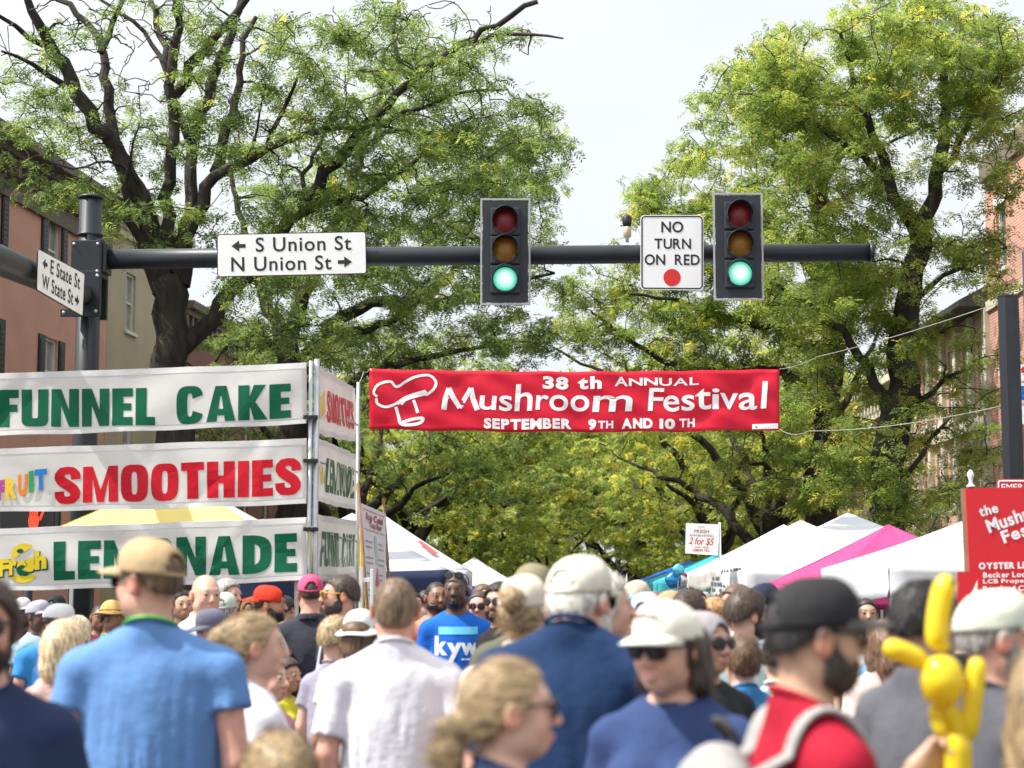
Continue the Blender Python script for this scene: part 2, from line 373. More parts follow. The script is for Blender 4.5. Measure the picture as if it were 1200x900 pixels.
# ------------------------------------------------------------------ houses
glass = mat('dark window glass', (.05, .06, .065), .08, var=.3, vscale=1.2, spec=.7)
curtain_glass = mat('curtained window glass', (.30, .29, .27), .2, var=.35, vscale=3, spec=.6)
trim_white = mat('white window trim', (.68, .67, .63), .6, var=.08)
shutter_m = mat('blue black shutters', (.018, .024, .034), .5, var=.15)
slate = mat('dark slate roof', (.05, .05, .055), .8, var=.3, vscale=5)
def house(label, p0, p1, h, depth, wall_m, wins, cornice=None, base=None, extra=None, flat_roof=True, z0=0.0):
    """p0 -> p1 runs along the street front; local y goes into the block. wins: (s, z0, z1, w, opts)"""
    p0 = Vector((p0[0], p0[1], z0)); p1 = Vector((p1[0], p1[1], z0)); d = p1 - p0; ln = d.length
    root = empty('brick_house' if 'brick' in label else 'town_house', p0, math.atan2(d.y, d.x), label, 'house')
    xs = sorted({0.0, ln} | {round(s + k * wd / 2, 4) for s, a, b, wd, o in wins for k in (-1, 1)})
    zs = sorted({0.0, h} | {round(q, 4) for s, a, b, wd, o in wins for q in (a, b)})
    m = MB()
    def inside(x, z): return any(abs(x - s) < wd / 2 and a < z < b for s, a, b, wd, o in wins)
    for i in range(len(xs) - 1):
        for j in range(len(zs) - 1):
            if inside((xs[i] + xs[i+1]) / 2, (zs[j] + zs[j+1]) / 2): continue
            m.add([(xs[i],0,zs[j]), (xs[i+1],0,zs[j]), (xs[i+1],0,zs[j+1]), (xs[i],0,zs[j+1])], [(0,1,2,3)])
    for s, a, b, wd, o in wins:
        l, r = s - wd/2, s + wd/2; t = .18
        m.add([(l,0,a),(l,t,a),(l,t,b),(l,0,b)], [(0,1,2,3)]); m.add([(r,0,a),(r,t,a),(r,t,b),(r,0,b)], [(3,2,1,0)])
        m.add([(l,0,b),(r,0,b),(r,t,b),(l,t,b)], [(3,2,1,0)]); m.add([(l,0,a),(r,0,a),(r,t,a),(l,t,a)], [(0,1,2,3)])
    m.add([(0,0,0),(0,depth,0),(0,depth,h),(0,0,h),(ln,0,0),(ln,depth,0),(ln,depth,h),(ln,0,h)], [(0,1,2,3),(7,6,5,4),(1,5,6,2)])
    m.build('wall', wall_m, root)
    MB().box((-.05, .02, h + .002), (ln + .05, depth, h + .12)).build('roof', slate, root)
    for s, a, b, wd, o in wins:
        l, r = s - wd/2, s + wd/2
        f = MB(); q = .07; y0, y1 = .07, .15
        f.box((l, y0, a), (l + q, y1, b)).box((r - q, y0, a), (r, y1, b)).box((l + q, y0, b - q), (r - q, y1, b)).box((l + q, y0, a), (r - q, y1, a + q))
        mid = (a + b) / 2; f.box((l + q, y0 + .02, mid - .03), (r - q, y1, mid + .03))
        if wd > .9: f.box((s - .015, y0 + .03, mid + .03), (s + .015, y1, b - q))
        fo = f.build('window', o.get('trim', trim_white), root)
        MB().add([(l, .13, a), (r, .13, a), (r, .13, b), (l, .13, b)], [(0,1,2,3)]).build('pane', curtain_glass if o.get('cur') else glass, fo)
        if o.get('sill', 1): MB().box((l - .08, -.07, a - .10), (r + .08, .0 - .002, a - .002)).build('sill', o.get('trim', trim_white), fo)
        if o.get('lintel'): MB().box((l - .12, -.04, b + .002), (r + .12, -.002, b + .22)).build('lintel', o.get('trim', trim_white), fo)
        if o.get('shut'):
            for x in (l - .42, r + .03):
                sh = MB(); sh.box((x, -.05, a), (x + .39, -.004, b))
                for k in range(12):
                    zz = a + .1 + (b - a - .2) * k / 12
                    sh.box((x + .05, -.062, zz), (x + .34, -.051, zz + (b - a) / 17))
                sh.build('shutter', shutter_m, root)
    if cornice:
        cm, ch, cd = cornice
        c = MB(); c.box((-.15, -cd, h - .10), (ln + .15, -.002, h + .14)).box((-.1, -cd * .55, h - .28), (ln + .1, -.002, h - .103)).box((-.05, -.10, h - ch), (ln + .05, -.002, h - .75))
        n = int(ln / .55)
        for k in range(n + 1):
            x = k * ln / n; c.box((x - .09, -cd * .45, h - .72), (x + .09, -.003, h - .285))
        c.build('cornice', cm, root)
    if base:
        bm_, bh = base
        MB().box((-.01, -.05, .0), (ln + .01, -.003, bh)).box((-.03, -.12, bh + .002), (ln + .03, -.003, bh + .18)).build('shopfront_band', bm_, root)
    if extra: extra(root, ln)
    return root
pink = mat('salmon stucco', (.66, .345, .27), .85, var=.10, vscale=.9, bump=.2, bscale=25)
tan_st = mat('tan stucco', (.47, .39, .28), .85, var=.10, vscale=.9, bump=.2, bscale=25)
red_brick = brick_mat('old red brick', (.24, .075, .06), (.20, .06, .05), (.25, .2, .17))
orange_brick = brick_mat('orange red brick', (.50, .22, .16), (.44, .185, .135), (.50, .42, .36))
pink_brick = brick_mat('pale brick', (.50, .28, .22), (.45, .24, .18), (.50, .44, .38))
cornice_m = mat('brown cornice paint', (.16, .12, .10), .7, var=.15)
cream = mat('cream painted stone', (.52, .47, .38), .75, var=.12)
def lpt(y): return (LX(y), y)
def left_wins(y0, ycs, rows, wd, o):
    k = math.hypot(1, .11); return [((yc - y0) * k, a, b, wd, o) for yc in ycs for a, b in rows]
S_ = dict(shut=1, cur=1, sill=1)
house('salmon pink stucco house with blue black shutters and bracketed cornice', lpt(30), lpt(50), 12.0, 12, pink,
      left_wins(30, (45.85, 41.9, 37.9, 33.9), ((9.35, 10.95), (6.3, 7.95), (3.3, 4.95)), .95, S_), cornice=(cornice_m, 1.2, .65))
house('tan stucco house with small white framed window behind the big tree', lpt(50.04), lpt(57), 12.4, 11, tan_st,
      left_wins(50.04, (52.0, 55.0), ((8.97, 10.6), (5.6, 7.3)), .85, dict(cur=1)), cornice=(cream, .9, .35))
house('dark red brick house farther along behind the left trees', lpt(57.1), lpt(70), 10.5, 11, red_brick,
      left_wins(57.1, (59, 62, 65, 68), ((6.6, 8.3), (3.5, 5.2)), .9, dict(trim=trim_white, lintel=1)), cornice=(cornice_m, .9, .4))
house('cream painted house far down the left side', lpt(70.1), lpt(92), 10, 11, cream,
      left_wins(70.1, (73, 77, 81, 85, 89), ((6.6, 8.3), (3.5, 5.2)), .9, {}), cornice=(cornice_m, .9, .4))
XR = 12.0
B_ = dict(cur=0, lintel=1)
house('tall orange brick corner house with narrow white window', (XR, 46.85), (XR, 34), 12.4, 12, orange_brick,
      [(46.85 - yc, a, b, .85, B_) for yc in (45.35, 42.4, 39.4, 36.4) for a, b in ((9.6, 11.2), (5.2, 7.0))], cornice=None, base=(cream, 4.1),
      extra=lambda root, ln: (MB().box((-.05, -.12, 12.4 - .35), (ln + .05, -.003, 12.4 + .2)).build('parapet_cap', cornice_m, root),
                              MB().box((-.02, -.07, 8.75), (ln, -.004, 9.0)).build('stone_band', cream, root)) and None)
def mansard(root, ln):
    m = MB(); m.add([(-.1,-.75,8.9),(ln+.1,-.75,8.9),(ln+.1,-.75,9.05),(-.1,-.75,9.05),(-.1,1.6,10.3),(ln+.1,1.6,10.3),(-.1,0,8.9),(ln+.1,0,8.9)],
              [(0,1,2,3),(3,2,5,4),(0,6,7,1),(0,3,4,6),(1,7,5,2)]); m.build('eaves', slate, root)
    pm = MB()
    for k in range(6): pm.box((k * ln / 5 - .17, -.12, 3.8), (k * ln / 5 + .17, -.004, 8.85))
    pm.build('pilasters', cream, root)
    MB().box((0, -.16, 5.85), (ln, -.125, 6.15)).build('string_course', cream, root)
house('low brick shop house with dark overhanging eaves and cream pilasters', (XR, 55.0), (XR, 46.9), 9.0, 11, pink_brick,
      [(55 - yc + dx, a, b, .62, dict(cur=k % 2, sill=1)) for k, yc in enumerate((54.2, 52.6, 51.0, 49.3, 47.7)) for dx in (0,) for a, b in ((6.4, 8.3), (4.0, 5.6))], extra=mansard)
house('pale brick house with tall white windows behind the right tree', (XR, 66), (XR, 55.1), 8.3, 11, pink_brick,
      [(66 - yc, a, b, .8, dict(lintel=1, cur=1)) for yc in (64.8, 62.6, 60.4, 58.2, 56.2) for a, b in ((5.4, 7.2), (2.6, 4.2))], cornice=(cream, .9, .45))
house('grey stone house deep in the trees on the right', (XR, 84), (XR, 66.2), 8.8, 11, cream,
      [(84 - yc, a, b, .8, dict(lintel=1)) for yc in (82, 79, 76, 73, 70, 68) for a, b in ((5.6, 7.3), (2.6, 4.2))], cornice=(cornice_m, .9, .4))

# ------------------------------------------------------------------ trees
bark = mat('honey locust bark', (.036, .029, .024), .95, var=.75, vscale=5, bump=1.0, bscale=16, stretch=(1, 1, .25))
def leaf_mat(name, dark, mid, light, yellow):
    m, n, p = nodes_of(name)
    at = n.nodes.new('ShaderNodeVertexColor'); at.layer_name = 'tint'
    r = n.nodes.new('ShaderNodeValToRGB'); e = r.color_ramp.elements
    e[0].position = 0; e[0].color = dark + (1,); e[1].position = 1; e[1].color = yellow + (1,)
    for q, c in ((.38, mid), (.76, light)): x = e.new(q); x.color = c + (1,)
    n.links.new(at.outputs['Color'], r.inputs[0]); n.links.new(r.outputs[0], p.inputs['Base Color'])
    p.inputs['Roughness'].default_value = .5; p.inputs['Specular IOR Level'].default_value = .35
    tr = n.nodes.new('ShaderNodeBsdfTranslucent'); ms = n.nodes.new('ShaderNodeMixShader'); ms.inputs[0].default_value = .62
    hs = n.nodes.new('ShaderNodeHueSaturation'); hs.inputs['Value'].default_value = 1.5; hs.inputs['Saturation'].default_value = 1.05
    n.links.new(r.outputs[0], hs.inputs['Color']); n.links.new(hs.outputs[0], tr.inputs['Color'])
    n.links.new(p.outputs[0], ms.inputs[1]); n.links.new(tr.outputs[0], ms.inputs[2]); n.links.new(ms.outputs[0], n.nodes['Material Output'].inputs[0])
    return m
leaf_a = leaf_mat('locust leaves', (.06, .10, .026), (.14, .20, .045), (.275, .325, .075), (.54, .47, .09))
leaf_b = leaf_mat('cooler locust leaves', (.055, .09, .030), (.12, .178, .048), (.235, .295, .075), (.48, .42, .09))

def tubes(polys, nside):
    """numpy tubes: list of (pts (n,3), radii (n,)) -> V, F"""
    Vs, Fs, b = [], [], 0
    for (p, r), n in zip(polys, nside):
        p = np.asarray(p, float); r = np.asarray(r, float); m = len(p)
        t = np.gradient(p, axis=0); t /= np.linalg.norm(t, axis=1)[:, None] + 1e-9
        a = np.cross(t, np.array([.31, .95, .07])); a /= np.linalg.norm(a, axis=1)[:, None] + 1e-9
        c = np.cross(t, a); q = np.arange(n) * 2 * math.pi / n
        rv = np.repeat(r[:, None], n, 1)
        if n >= 14:                                   # furrowed bark and knots on the thick wood
            h_ = np.arange(m)[:, None] * .33; qq = q[None]; rv = rv * (1 + .045 * np.sin(7 * qq + .5 * np.sin(h_ * 1.7)) + .035 * np.sin(11 * qq + h_ * .9 + 2) + .05 * np.sin(2 * qq + h_ * 1.3) + .03 * np.sin(h_ * 4.1 + 3 * qq))
        V = p[:, None] + rv[:, :, None] * (a[:, None] * np.cos(q)[None, :, None] + c[:, None] * np.sin(q)[None, :, None])
        Vs.append(V.reshape(-1, 3)); i = np.arange(m - 1)[:, None] * n; k = np.arange(n)[None]; k2 = (k + 1) % n
        Fs.append(b + np.stack([i + k, i + k2, i + n + k2, i + n + k], -1).reshape(-1, 4)); b += m * n
    return np.concatenate(Vs), np.concatenate(Fs)
def smooth_poly(pts, rad, step=.35, wob=.05, rg=rng):
    pts = np.asarray(pts, float); rad = np.asarray(rad, float)
    s = np.r_[0, np.cumsum(np.linalg.norm(np.diff(pts, axis=0), axis=1))]
    n = max(3, int(s[-1] / step)); q = np.linspace(0, s[-1], n)
    # Catmull-like smoothing: interpolate then average
    P_ = np.stack([np.interp(q, s, pts[:, k]) for k in range(3)], 1)
    for _ in range(2): P_[1:-1] = .25 * P_[:-2] + .5 * P_[1:-1] + .25 * P_[2:]
    w_ = rg.normal(0, wob, P_.shape); w_[0] = 0; w_[-1] = 0
    return P_ + w_ * np.minimum(1, np.interp(q, s, rad) * 12)[:, None], np.interp(q, s, rad)
def grow(limbs, clusters, rg, r_tip=.012):
    """joins every leaf cluster to the nearest limb node with a bent branch; returns the polylines"""
    nodes = np.concatenate([p[(len(p)//5 if i == 0 else 0):] for i, (p, r) in enumerate(limbs)])
    nrad = np.concatenate([r[(len(p)//5 if i == 0 else 0):] for i, (p, r) in enumerate(limbs)])
    d0 = np.array([np.min(np.sum((nodes - c) ** 2, 1)) for c in clusters]); order = np.argsort(d0); out_ = []
    for ci in order:
        c = clusters[ci]; v = c - nodes; dd = np.linalg.norm(v, axis=1)
        cost = dd * (1 + .5 * np.maximum(0, -v[:, 2] / (dd + .01)))
        k = int(np.argmin(cost)); a = nodes[k]; ln = dd[k]
        if ln < .15: continue
        n = max(4, int(ln / .22)); t = np.linspace(0, 1, n)[:, None]
        bend = np.array([rg.normal(0, .12), rg.normal(0, .12), .12 + rg.normal(0, .1)]) * ln
        p = a * (1 - t) + c * t + bend * (4 * t * (1 - t)) * .5
        p[1:-1] += rg.normal(0, .035, (n - 2, 3))
        r0 = min(nrad[k] * .85, .019 + .018 * ln); rr = np.linspace(r0, r_tip, n)
        out_.append((p, rr)); nodes = np.concatenate([nodes, p[1:]]); nrad = np.concatenate([nrad, rr[1:]])
    return out_
def leaves(clusters, per, spread, rg, ll=.075, lw=.021, npair=4, tint_mu=.42, tint_sd=.20, drop=.35):
    """feathery drooping sprays: each a bent rachis with narrow leaflets on both sides"""
    C = np.repeat(clusters, per, 0); n = len(C)
    ctint = np.repeat(np.clip(rg.normal(tint_mu, .15, len(clusters)), 0, 1), per)
    off = rg.normal(0, 1, (n, 3)); off /= np.linalg.norm(off, axis=1)[:, None]; off *= (rg.random((n, 1)) ** .45) * spread
    off[:, 2] = off[:, 2] * .48 - .18 * (off[:, 0]**2 + off[:, 1]**2) / spread
    B = C + off
    az = rg.random(n) * 2 * math.pi; el = rg.normal(-drop, .35, n)
    d = np.stack([np.cos(az) * np.cos(el), np.sin(az) * np.cos(el), np.sin(el)], 1)
    sde = np.cross(d, rg.normal(0, .35, (n, 3)) + np.array([0, 0, 1.])); sde /= np.linalg.norm(sde, axis=1)[:, None] + 1e-9
    L_ = .20 * rg.uniform(.7, 1.3, n)
    Vs, T = [], []
    tint = np.clip(ctint + rg.normal(0, tint_sd * .6, n), 0, 1)
    down = np.array([0, 0, -1.])
    for k in range(npair):
        f = (k + .6) / npair; cen = B + d * (L_ * f)[:, None] + down * (.05 * f * f)
        for sg in (-1, 1):
            dirl = sde * sg + d * .55 + down * .18 + rg.normal(0, .12, (n, 3)); dirl /= np.linalg.norm(dirl, axis=1)[:, None]
            wv = np.cross(dirl, np.cross(d, sde)); wv /= np.linalg.norm(wv, axis=1)[:, None] + 1e-9
            l = (ll * rg.uniform(.75, 1.2, n) * (1.1 - .35 * f))[:, None]
            Vs.append(np.stack([cen, cen + dirl * l * .5 + wv * lw, cen + dirl * l, cen + dirl * l * .5 - wv * lw], 1)); T.append(np.repeat(np.clip(tint + rg.normal(0, .08, n), 0, 1)[:, None], 4, 1))
    V = np.concatenate(Vs).reshape(-1, 3); t = np.concatenate(T).reshape(-1)
    return V, np.arange(len(V)).reshape(-1, 4), t
def leaf_mesh(V, Fq, t):
    me = np_mesh('crown', V, Fq); a = me.color_attributes.new('tint', 'FLOAT_COLOR', 'POINT')
    q = np.ones((len(V), 4), np.float32); q[:, :3] = t[:, None]; a.data.foreach_set('color', q.ravel()); return me
def blob_points(ells, n, rg, thin=.0):
    """points in the outer part of several ellipsoids (cx, cy, cz, rx, ry, rz, weight)"""
    E = np.array(ells, float); wt = E[:, 6] / E[:, 6].sum(); k = rg.choice(len(E), n, p=wt)
    d = rg.normal(0, 1, (n, 3)); d /= np.linalg.norm(d, axis=1)[:, None]
    return E[k, :3] + d * (rg.random((n, 1)) ** .42) * E[k, 3:6]
def make_tree(label, base, limbs, clusters, per, spread, rg, leafm, group=None, r_tip=.012, tuft=.21, bare=None, **kw):
    """limbs: list of (pts, radii) in world space; everything is stored relative to the base"""
    root = empty('locust_tree', base, 0, label, 'tree', group)
    b = np.array(base); br = grow(limbs, clusters, rg, r_tip); nbare = 0
    if bare is not None: b2_ = grow(limbs + br[::3], bare, rg, r_tip); nbare = len(b2_); br = br + b2_
    allp = [(p - b, r) for p, r in limbs + br]
    V, Fq = tubes(allp, [26 if r[0] > .12 else 14 if r[0] > .085 else 8 if r[0] > .05 else 4 for p, r in allp])
    link('trunk', np_mesh('trunk', V, Fq, True), bark, root)
    tips = []                                            # leaf tufts strung along the outer part of each branch
    for p, r in br[:len(br) - nbare]:
        ln = np.linalg.norm(np.diff(p, axis=0), axis=1).sum(); k = max(2, int(ln * .65 / tuft))
        for q in np.linspace(.38 if ln > .8 else .1, 1, k):
            i = min(len(p) - 1, int(q * (len(p) - 1) + .5)); tips.append(p[i] + rg.normal(0, .13, 3) * (1, 1, .7))
    tips = np.array(tips) - b
    V, Fq, t = leaves(tips, per, spread, rg, **kw)
    link('crown', leaf_mesh(V, Fq, t), leafm, root)
    return root
def px_limb(pts, D, r0, r1, dz=0.0, rg=rng, wob=.055):
    """limb traced in photo pixels; dz = depth gained from the root to the tip (metres)"""
    n = len(pts); p = [tuple(P(x, y, D + dz * (i / (n - 1)) ** 1.2)) for i, (x, y) in enumerate(pts)]
    return smooth_poly(p, np.linspace(r0, r1, n), .3, wob, rg)

mpp = lambda D: D / F_PX
# the big tree on the left
rg1 = np.random.default_rng(3); D = 38; k = mpp(D)
base = P(207, 690, D); base.z = .14
tr = [(205, 790), (207, 690), (206, 560), (204, 450), (200, 380), (196, 330)]
limbs = [px_limb(tr, D, 27*k, 22*k, 0, rg1)]
limbs[0][1][:] = np.interp(np.linspace(0, 1, len(limbs[0][1])), [0, .15, .6, 1], [34*k, 26*k, 21*k, 20*k])
for pts, r0, r1, dz in [
    ([(192, 345), (180, 270), (157, 215), (138, 182), (120, 155), (100, 122), (82, 95), (55, 50), (42, 22), (30, 0), (20, -25)], 15, 4, -1.5),
    ([(150, 205), (138, 165), (126, 125), (120, 75), (117, 60), (107, 28), (75, 5), (60, -10)], 9, 3, 1.5),
    ([(118, 62), (125, 45), (135, 22), (145, 0), (150, -20)], 5, 3, .5),
    ([(76, 100), (60, 86), (42, 77), (20, 65), (2, 60)], 5, 1.5, -1),
    ([(58, 56), (40, 46), (25, 37), (0, 20), (-20, 5)], 5, 2, -1),
    ([(196, 345), (193, 290), (195, 225), (200, 165), (203, 105), (204, 60), (206, 20), (210, -25)], 10, 4.5, -.6),
    ([(204, 112), (222, 82), (240, 55), (267, 25), (288, 6), (305, -15)], 8, 4, -1),
    ([(199, 95), (195, 72), (185, 55), (165, 30), (140, 15), (115, -2)], 4.5, 2, .8),
    ([(197, 85), (190, 42), (180, 12), (172, -15)], 5, 3.5, 1.5),
    ([(214, 335), (219, 275), (220, 210), (225, 152), (238, 125), (252, 92), (265, 50), (275, 25), (284, -5)], 10, 5, 1.5),
    ([(222, 165), (212, 130), (205, 118)], 6, 4, .4),
    ([(206, 320), (222, 268), (240, 222), (252, 204), (280, 193), (312, 174), (355, 155), (420, 146), (455, 148)], 11, 2.5, -1.2),
    ([(252, 203), (263, 168), (270, 128), (281, 88), (283, 50), (300, 20)], 8, 3, .5),
    ([(312, 174), (328, 132), (345, 108), (352, 80)], 4, 1.5, -1),
    ([(285, 192), (310, 150), (300, 115), (312, 100)], 2.5, 1, -1),
    ([(212, 410), (250, 370), (290, 330), (320, 285), (350, 250), (385, 200), (420, 155), (450, 125), (480, 95), (530, 60), (575, 32), (630, 2)], 12, 3, -1),
    ([(345, 255), (380, 235), (425, 228), (465, 208), (500, 175), (530, 152), (556, 135)], 6, 1.5, 1.5),
    ([(440, 148), (490, 128), (540, 105), (595, 105)], 4, 1.3, .6),
    ([(540, 52), (585, 40), (625, 38), (660, 45)], 4, 1.2, -.8),
    ([(480, 95), (460, 70), (462, 30), (470, -10)], 4, 2, 1),
    ([(360, 240), (352, 205), (375, 170), (390, 140)], 4, 2, 2),
    ([(190, 350), (165, 285), (150, 250), (145, 215), (153, 185)], 8, 2.5, -1),
    ([(200, 340), (160, 200), (130, 185), (95, 200), (50, 190)], 3, 1, -2),
]: limbs.append(px_limb(pts, D, r0 * k * .86, r1 * k * .9, dz, rg1))
def px_cl(regions, D, rg, depth=3.0):
    """leaf cluster centres scattered in ellipses drawn on the photo, each at its own depth"""
    o = []
    for x, y, rx, ry, n in regions:
        for _ in range(n):
            a = rg.random() * 2 * math.pi; q = math.sqrt(rg.random())
            o.append(tuple(P(x + rx*q*math.cos(a), y + ry*q*math.sin(a), D + rg.uniform(-depth, depth))))
    return np.array(o)
cl = px_cl([(60, 170, 95, 75, 46), (90, 240, 60, 22, 16), (40, 130, 55, 50, 9), (150, 150, 70, 60, 16), (190, 20, 120, 35, 10), (300, 110, 90, 90, 56), (420, 90, 120, 80, 70),
            (540, 130, 90, 60, 44), (600, 160, 55, 60, 26), (480, 210, 120, 60, 76), (350, 290, 110, 55, 50), (480, 300, 110, 60, 44), (300, 350, 60, 50, 22), (250, 30, 60, 40, 10),
            (560, 50, 70, 40, 18), (310, 240, 60, 50, 22), (165, 270, 45, 25, 10), (250, 150, 40, 60, 14), (200, 230, 60, 50, 14), (60, 60, 70, 50, 10), (420, 20, 120, 30, 24), (380, 400, 50, 30, 12)], D, rg1, 2.6)
make_tree('large bare limbed locust tree in front of the tan house', base, limbs, cl, 10, .32, rg1, leaf_b, 'street trees', ll=.125, lw=.0165, tint_mu=.44, bare=px_cl([(70, 70, 90, 75, 85), (180, 50, 120, 60, 80), (250, 140, 100, 70, 44), (420, 60, 130, 60, 60), (540, 50, 90, 50, 40), (520, 120, 80, 40, 30), (60, 200, 70, 40, 26), (380, 170, 90, 50, 24)], 38, rg1, 1.8))
# the big tree on the right
rg2 = np.random.default_rng(8); D = 38
base = P(1037, 690, D); base.z = .14
limbs = [px_limb([(1034, 790), (1037, 690), (1038, 617), (1045, 540), (1052, 470), (1058, 400), (1066, 340), (1074, 300), (1078, 270)], D, 23*k, 12*k, 0, rg2)]
for pts, r0, r1, dz in [
    ([(1078, 275), (1060, 257), (1050, 227), (1037, 200), (1028, 165), (1010, 130), (1000, 90), (985, 40)], 9, 2, -1),
    ([(1078, 270), (1085, 245), (1100, 205), (1108, 165), (1112, 110), (1100, 60), (1090, 15), (1085, -20)], 10, 2.5, 1),
    ([(1102, 200), (1130, 160), (1160, 110), (1190, 70), (1230, 40)], 5, 1.5, -1.5),
    ([(1062, 370), (1100, 330), (1140, 300), (1180, 290)], 4, 1.2, -1.5),
    ([(1050, 500), (1020, 430), (985, 385), (940, 350), (900, 330)], 7, 1.5, -1.5),
    ([(1048, 520), (1080, 470), (1110, 440), (1140, 430)], 5, 1.2, -1.5),
    ([(1040, 600), (1075, 540), (1100, 500), (1130, 480)], 4, 1, -1.2),
    ([(1040, 210), (1000, 180), (960, 150), (920, 120), (880, 110)], 5, 1.3, -1.5),
    ([(1010, 130), (960, 90), (930, 60), (900, 40)], 3.5, 1, 1),
]: limbs.append(px_limb(pts, D, r0 * k, r1 * k, dz, rg2))
cl = px_cl([(1000, 90, 130, 75, 120), (1090, 60, 100, 80, 95), (900, 110, 75, 55, 36), (1130, 160, 60, 70, 34), (960, 190, 90, 60, 46), (1020, 280, 75, 65, 60), (930, 320, 90, 60, 60), (1000, 380, 90, 50, 40),
            (1120, 290, 45, 50, 12), (1110, 470, 55, 45, 11), (1090, 560, 60, 30, 10), (980, 480, 80, 60, 30), (1150, 500, 30, 45, 4), (1150, 320, 50, 50, 16), (1040, 30, 60, 40, 18), (1000, 560, 50, 40, 16), (1100, 400, 50, 40, 12), (1130, 560, 40, 40, 9), (1055, 450, 40, 90, 14), (1060, 600, 50, 30, 12), (1180, 440, 30, 60, 4), (1150, 60, 60, 60, 24), (1175, 100, 45, 70, 36), (1190, 200, 25, 50, 6)], D, rg2, 2.8)
make_tree('large leafy locust tree with dark forked trunk on the right', base, limbs, cl, 15, .36, rg2, leaf_a, 'street trees', ll=.125, lw=.0165, tint_mu=.54)
# second tree on the right
rg3 = np.random.default_rng(21); D = 46; k = mpp(D)
base = P(962, 690, D); base.z = .14
limbs = [px_limb([(962, 770), (962, 690), (960, 600), (963, 540), (971, 480), (977, 420), (975, 350), (968, 280), (963, 215), (964, 172)], D, 22*k, 6*k, 0, rg3)]
for pts, r0, r1, dz in [
    ([(968, 270), (950, 218), (920, 183), (890, 150), (865, 130)], 6, 1.5, -1),
    ([(975, 350), (940, 300), (900, 270), (850, 255), (800, 250), (760, 240)], 6, 1.3, -1.5),
    ([(978, 430), (940, 400), (890, 380), (840, 370), (790, 350), (740, 345)], 7, 1.3, -2),
    ([(970, 480), (940, 450), (905, 430), (860, 440), (800, 430), (740, 405), (700, 370)], 8, 1.5, -2.5),
    ([(964, 540), (985, 480), (1010, 430), (1035, 380)], 6, 1.5, 1),
    ([(964, 215), (990, 170), (1010, 120), (1020, 80)], 5, 1.5, 2),
    ([(960, 610), (930, 560), (890, 540), (850, 545)], 5, 1.2, 1),
]: limbs.append(px_limb(pts, D, r0 * k, r1 * k, dz, rg3))
cl = px_cl([(870, 190, 90, 70, 60), (800, 230, 60, 45, 34), (760, 270, 45, 45, 20), (880, 270, 90, 50, 50), (820, 330, 100, 45, 52), (760, 380, 90, 50, 50), (900, 380, 90, 50, 44), (690, 340, 45, 40, 14),
            (960, 140, 80, 60, 34), (880, 460, 90, 50, 34), (960, 540, 70, 50, 24), (800, 450, 80, 50, 30), (900, 560, 60, 40, 16), (990, 300, 60, 80, 20)], D, rg3, 3.2)
make_tree('second locust tree on the right with slim upright trunk', base, limbs, cl, 14, .38, rg3, leaf_a, 'street trees', ll=.14, lw=.019, tint_mu=.56)
# second tree on the left
rg4 = np.random.default_rng(33); D = 48; k = mpp(D)
base = P(338, 690, D); base.z = .14
limbs = [px_limb([(338, 770), (338, 690), (340, 600), (343, 500), (340, 430), (330, 380)], D, 22*k, 13*k, 0, rg4)]
for pts, r0, r1, dz in [
    ([(330, 385), (310, 360), (300, 310), (280, 250), (270, 180)], 9, 2, 1),
    ([(338, 400), (360, 340), (385, 280), (410, 220), (425, 170), (440, 120), (450, 60)], 10, 2.5, 1.5),
    ([(342, 470), (390, 375), (440, 350), (500, 355), (545, 350), (600, 330), (650, 320)], 9, 1.5, -2),
    ([(342, 440), (370, 395), (420, 390), (470, 370), (520, 330), (560, 290)], 8, 1.5, 1.5),
    ([(345, 520), (390, 470), (440, 430), (500, 420), (560, 405), (610, 400)], 7, 1.3, -1.5),
    ([(500, 355), (530, 320), (560, 240), (590, 200)], 4, 1.2, -1),
    ([(338, 420), (300, 385), (270, 400), (245, 430)], 5, 1.5, -2),
    ([(425, 170), (470, 150), (530, 160), (600, 180), (650, 170)], 4, 1.2, 1),
]: limbs.append(px_limb(pts, D, r0 * k, r1 * k, dz, rg4))
cl = px_cl([(420, 190, 120, 80, 60), (560, 210, 90, 60, 54), (620, 180, 50, 50, 26), (520, 290, 110, 60, 60), (610, 300, 60, 50, 30), (400, 330, 100, 50, 40), (530, 380, 110, 40, 54), (300, 400, 60, 40, 22), (620, 395, 60, 35, 24),
            (430, 430, 80, 40, 22), (470, 90, 80, 50, 22), (350, 260, 80, 60, 24)], D, rg4, 3.2)
make_tree('second locust tree on the left leaning over the street', base, limbs, cl, 12, .38, rg4, leaf_b, 'street trees', ll=.14, lw=.019, tint_mu=.50)

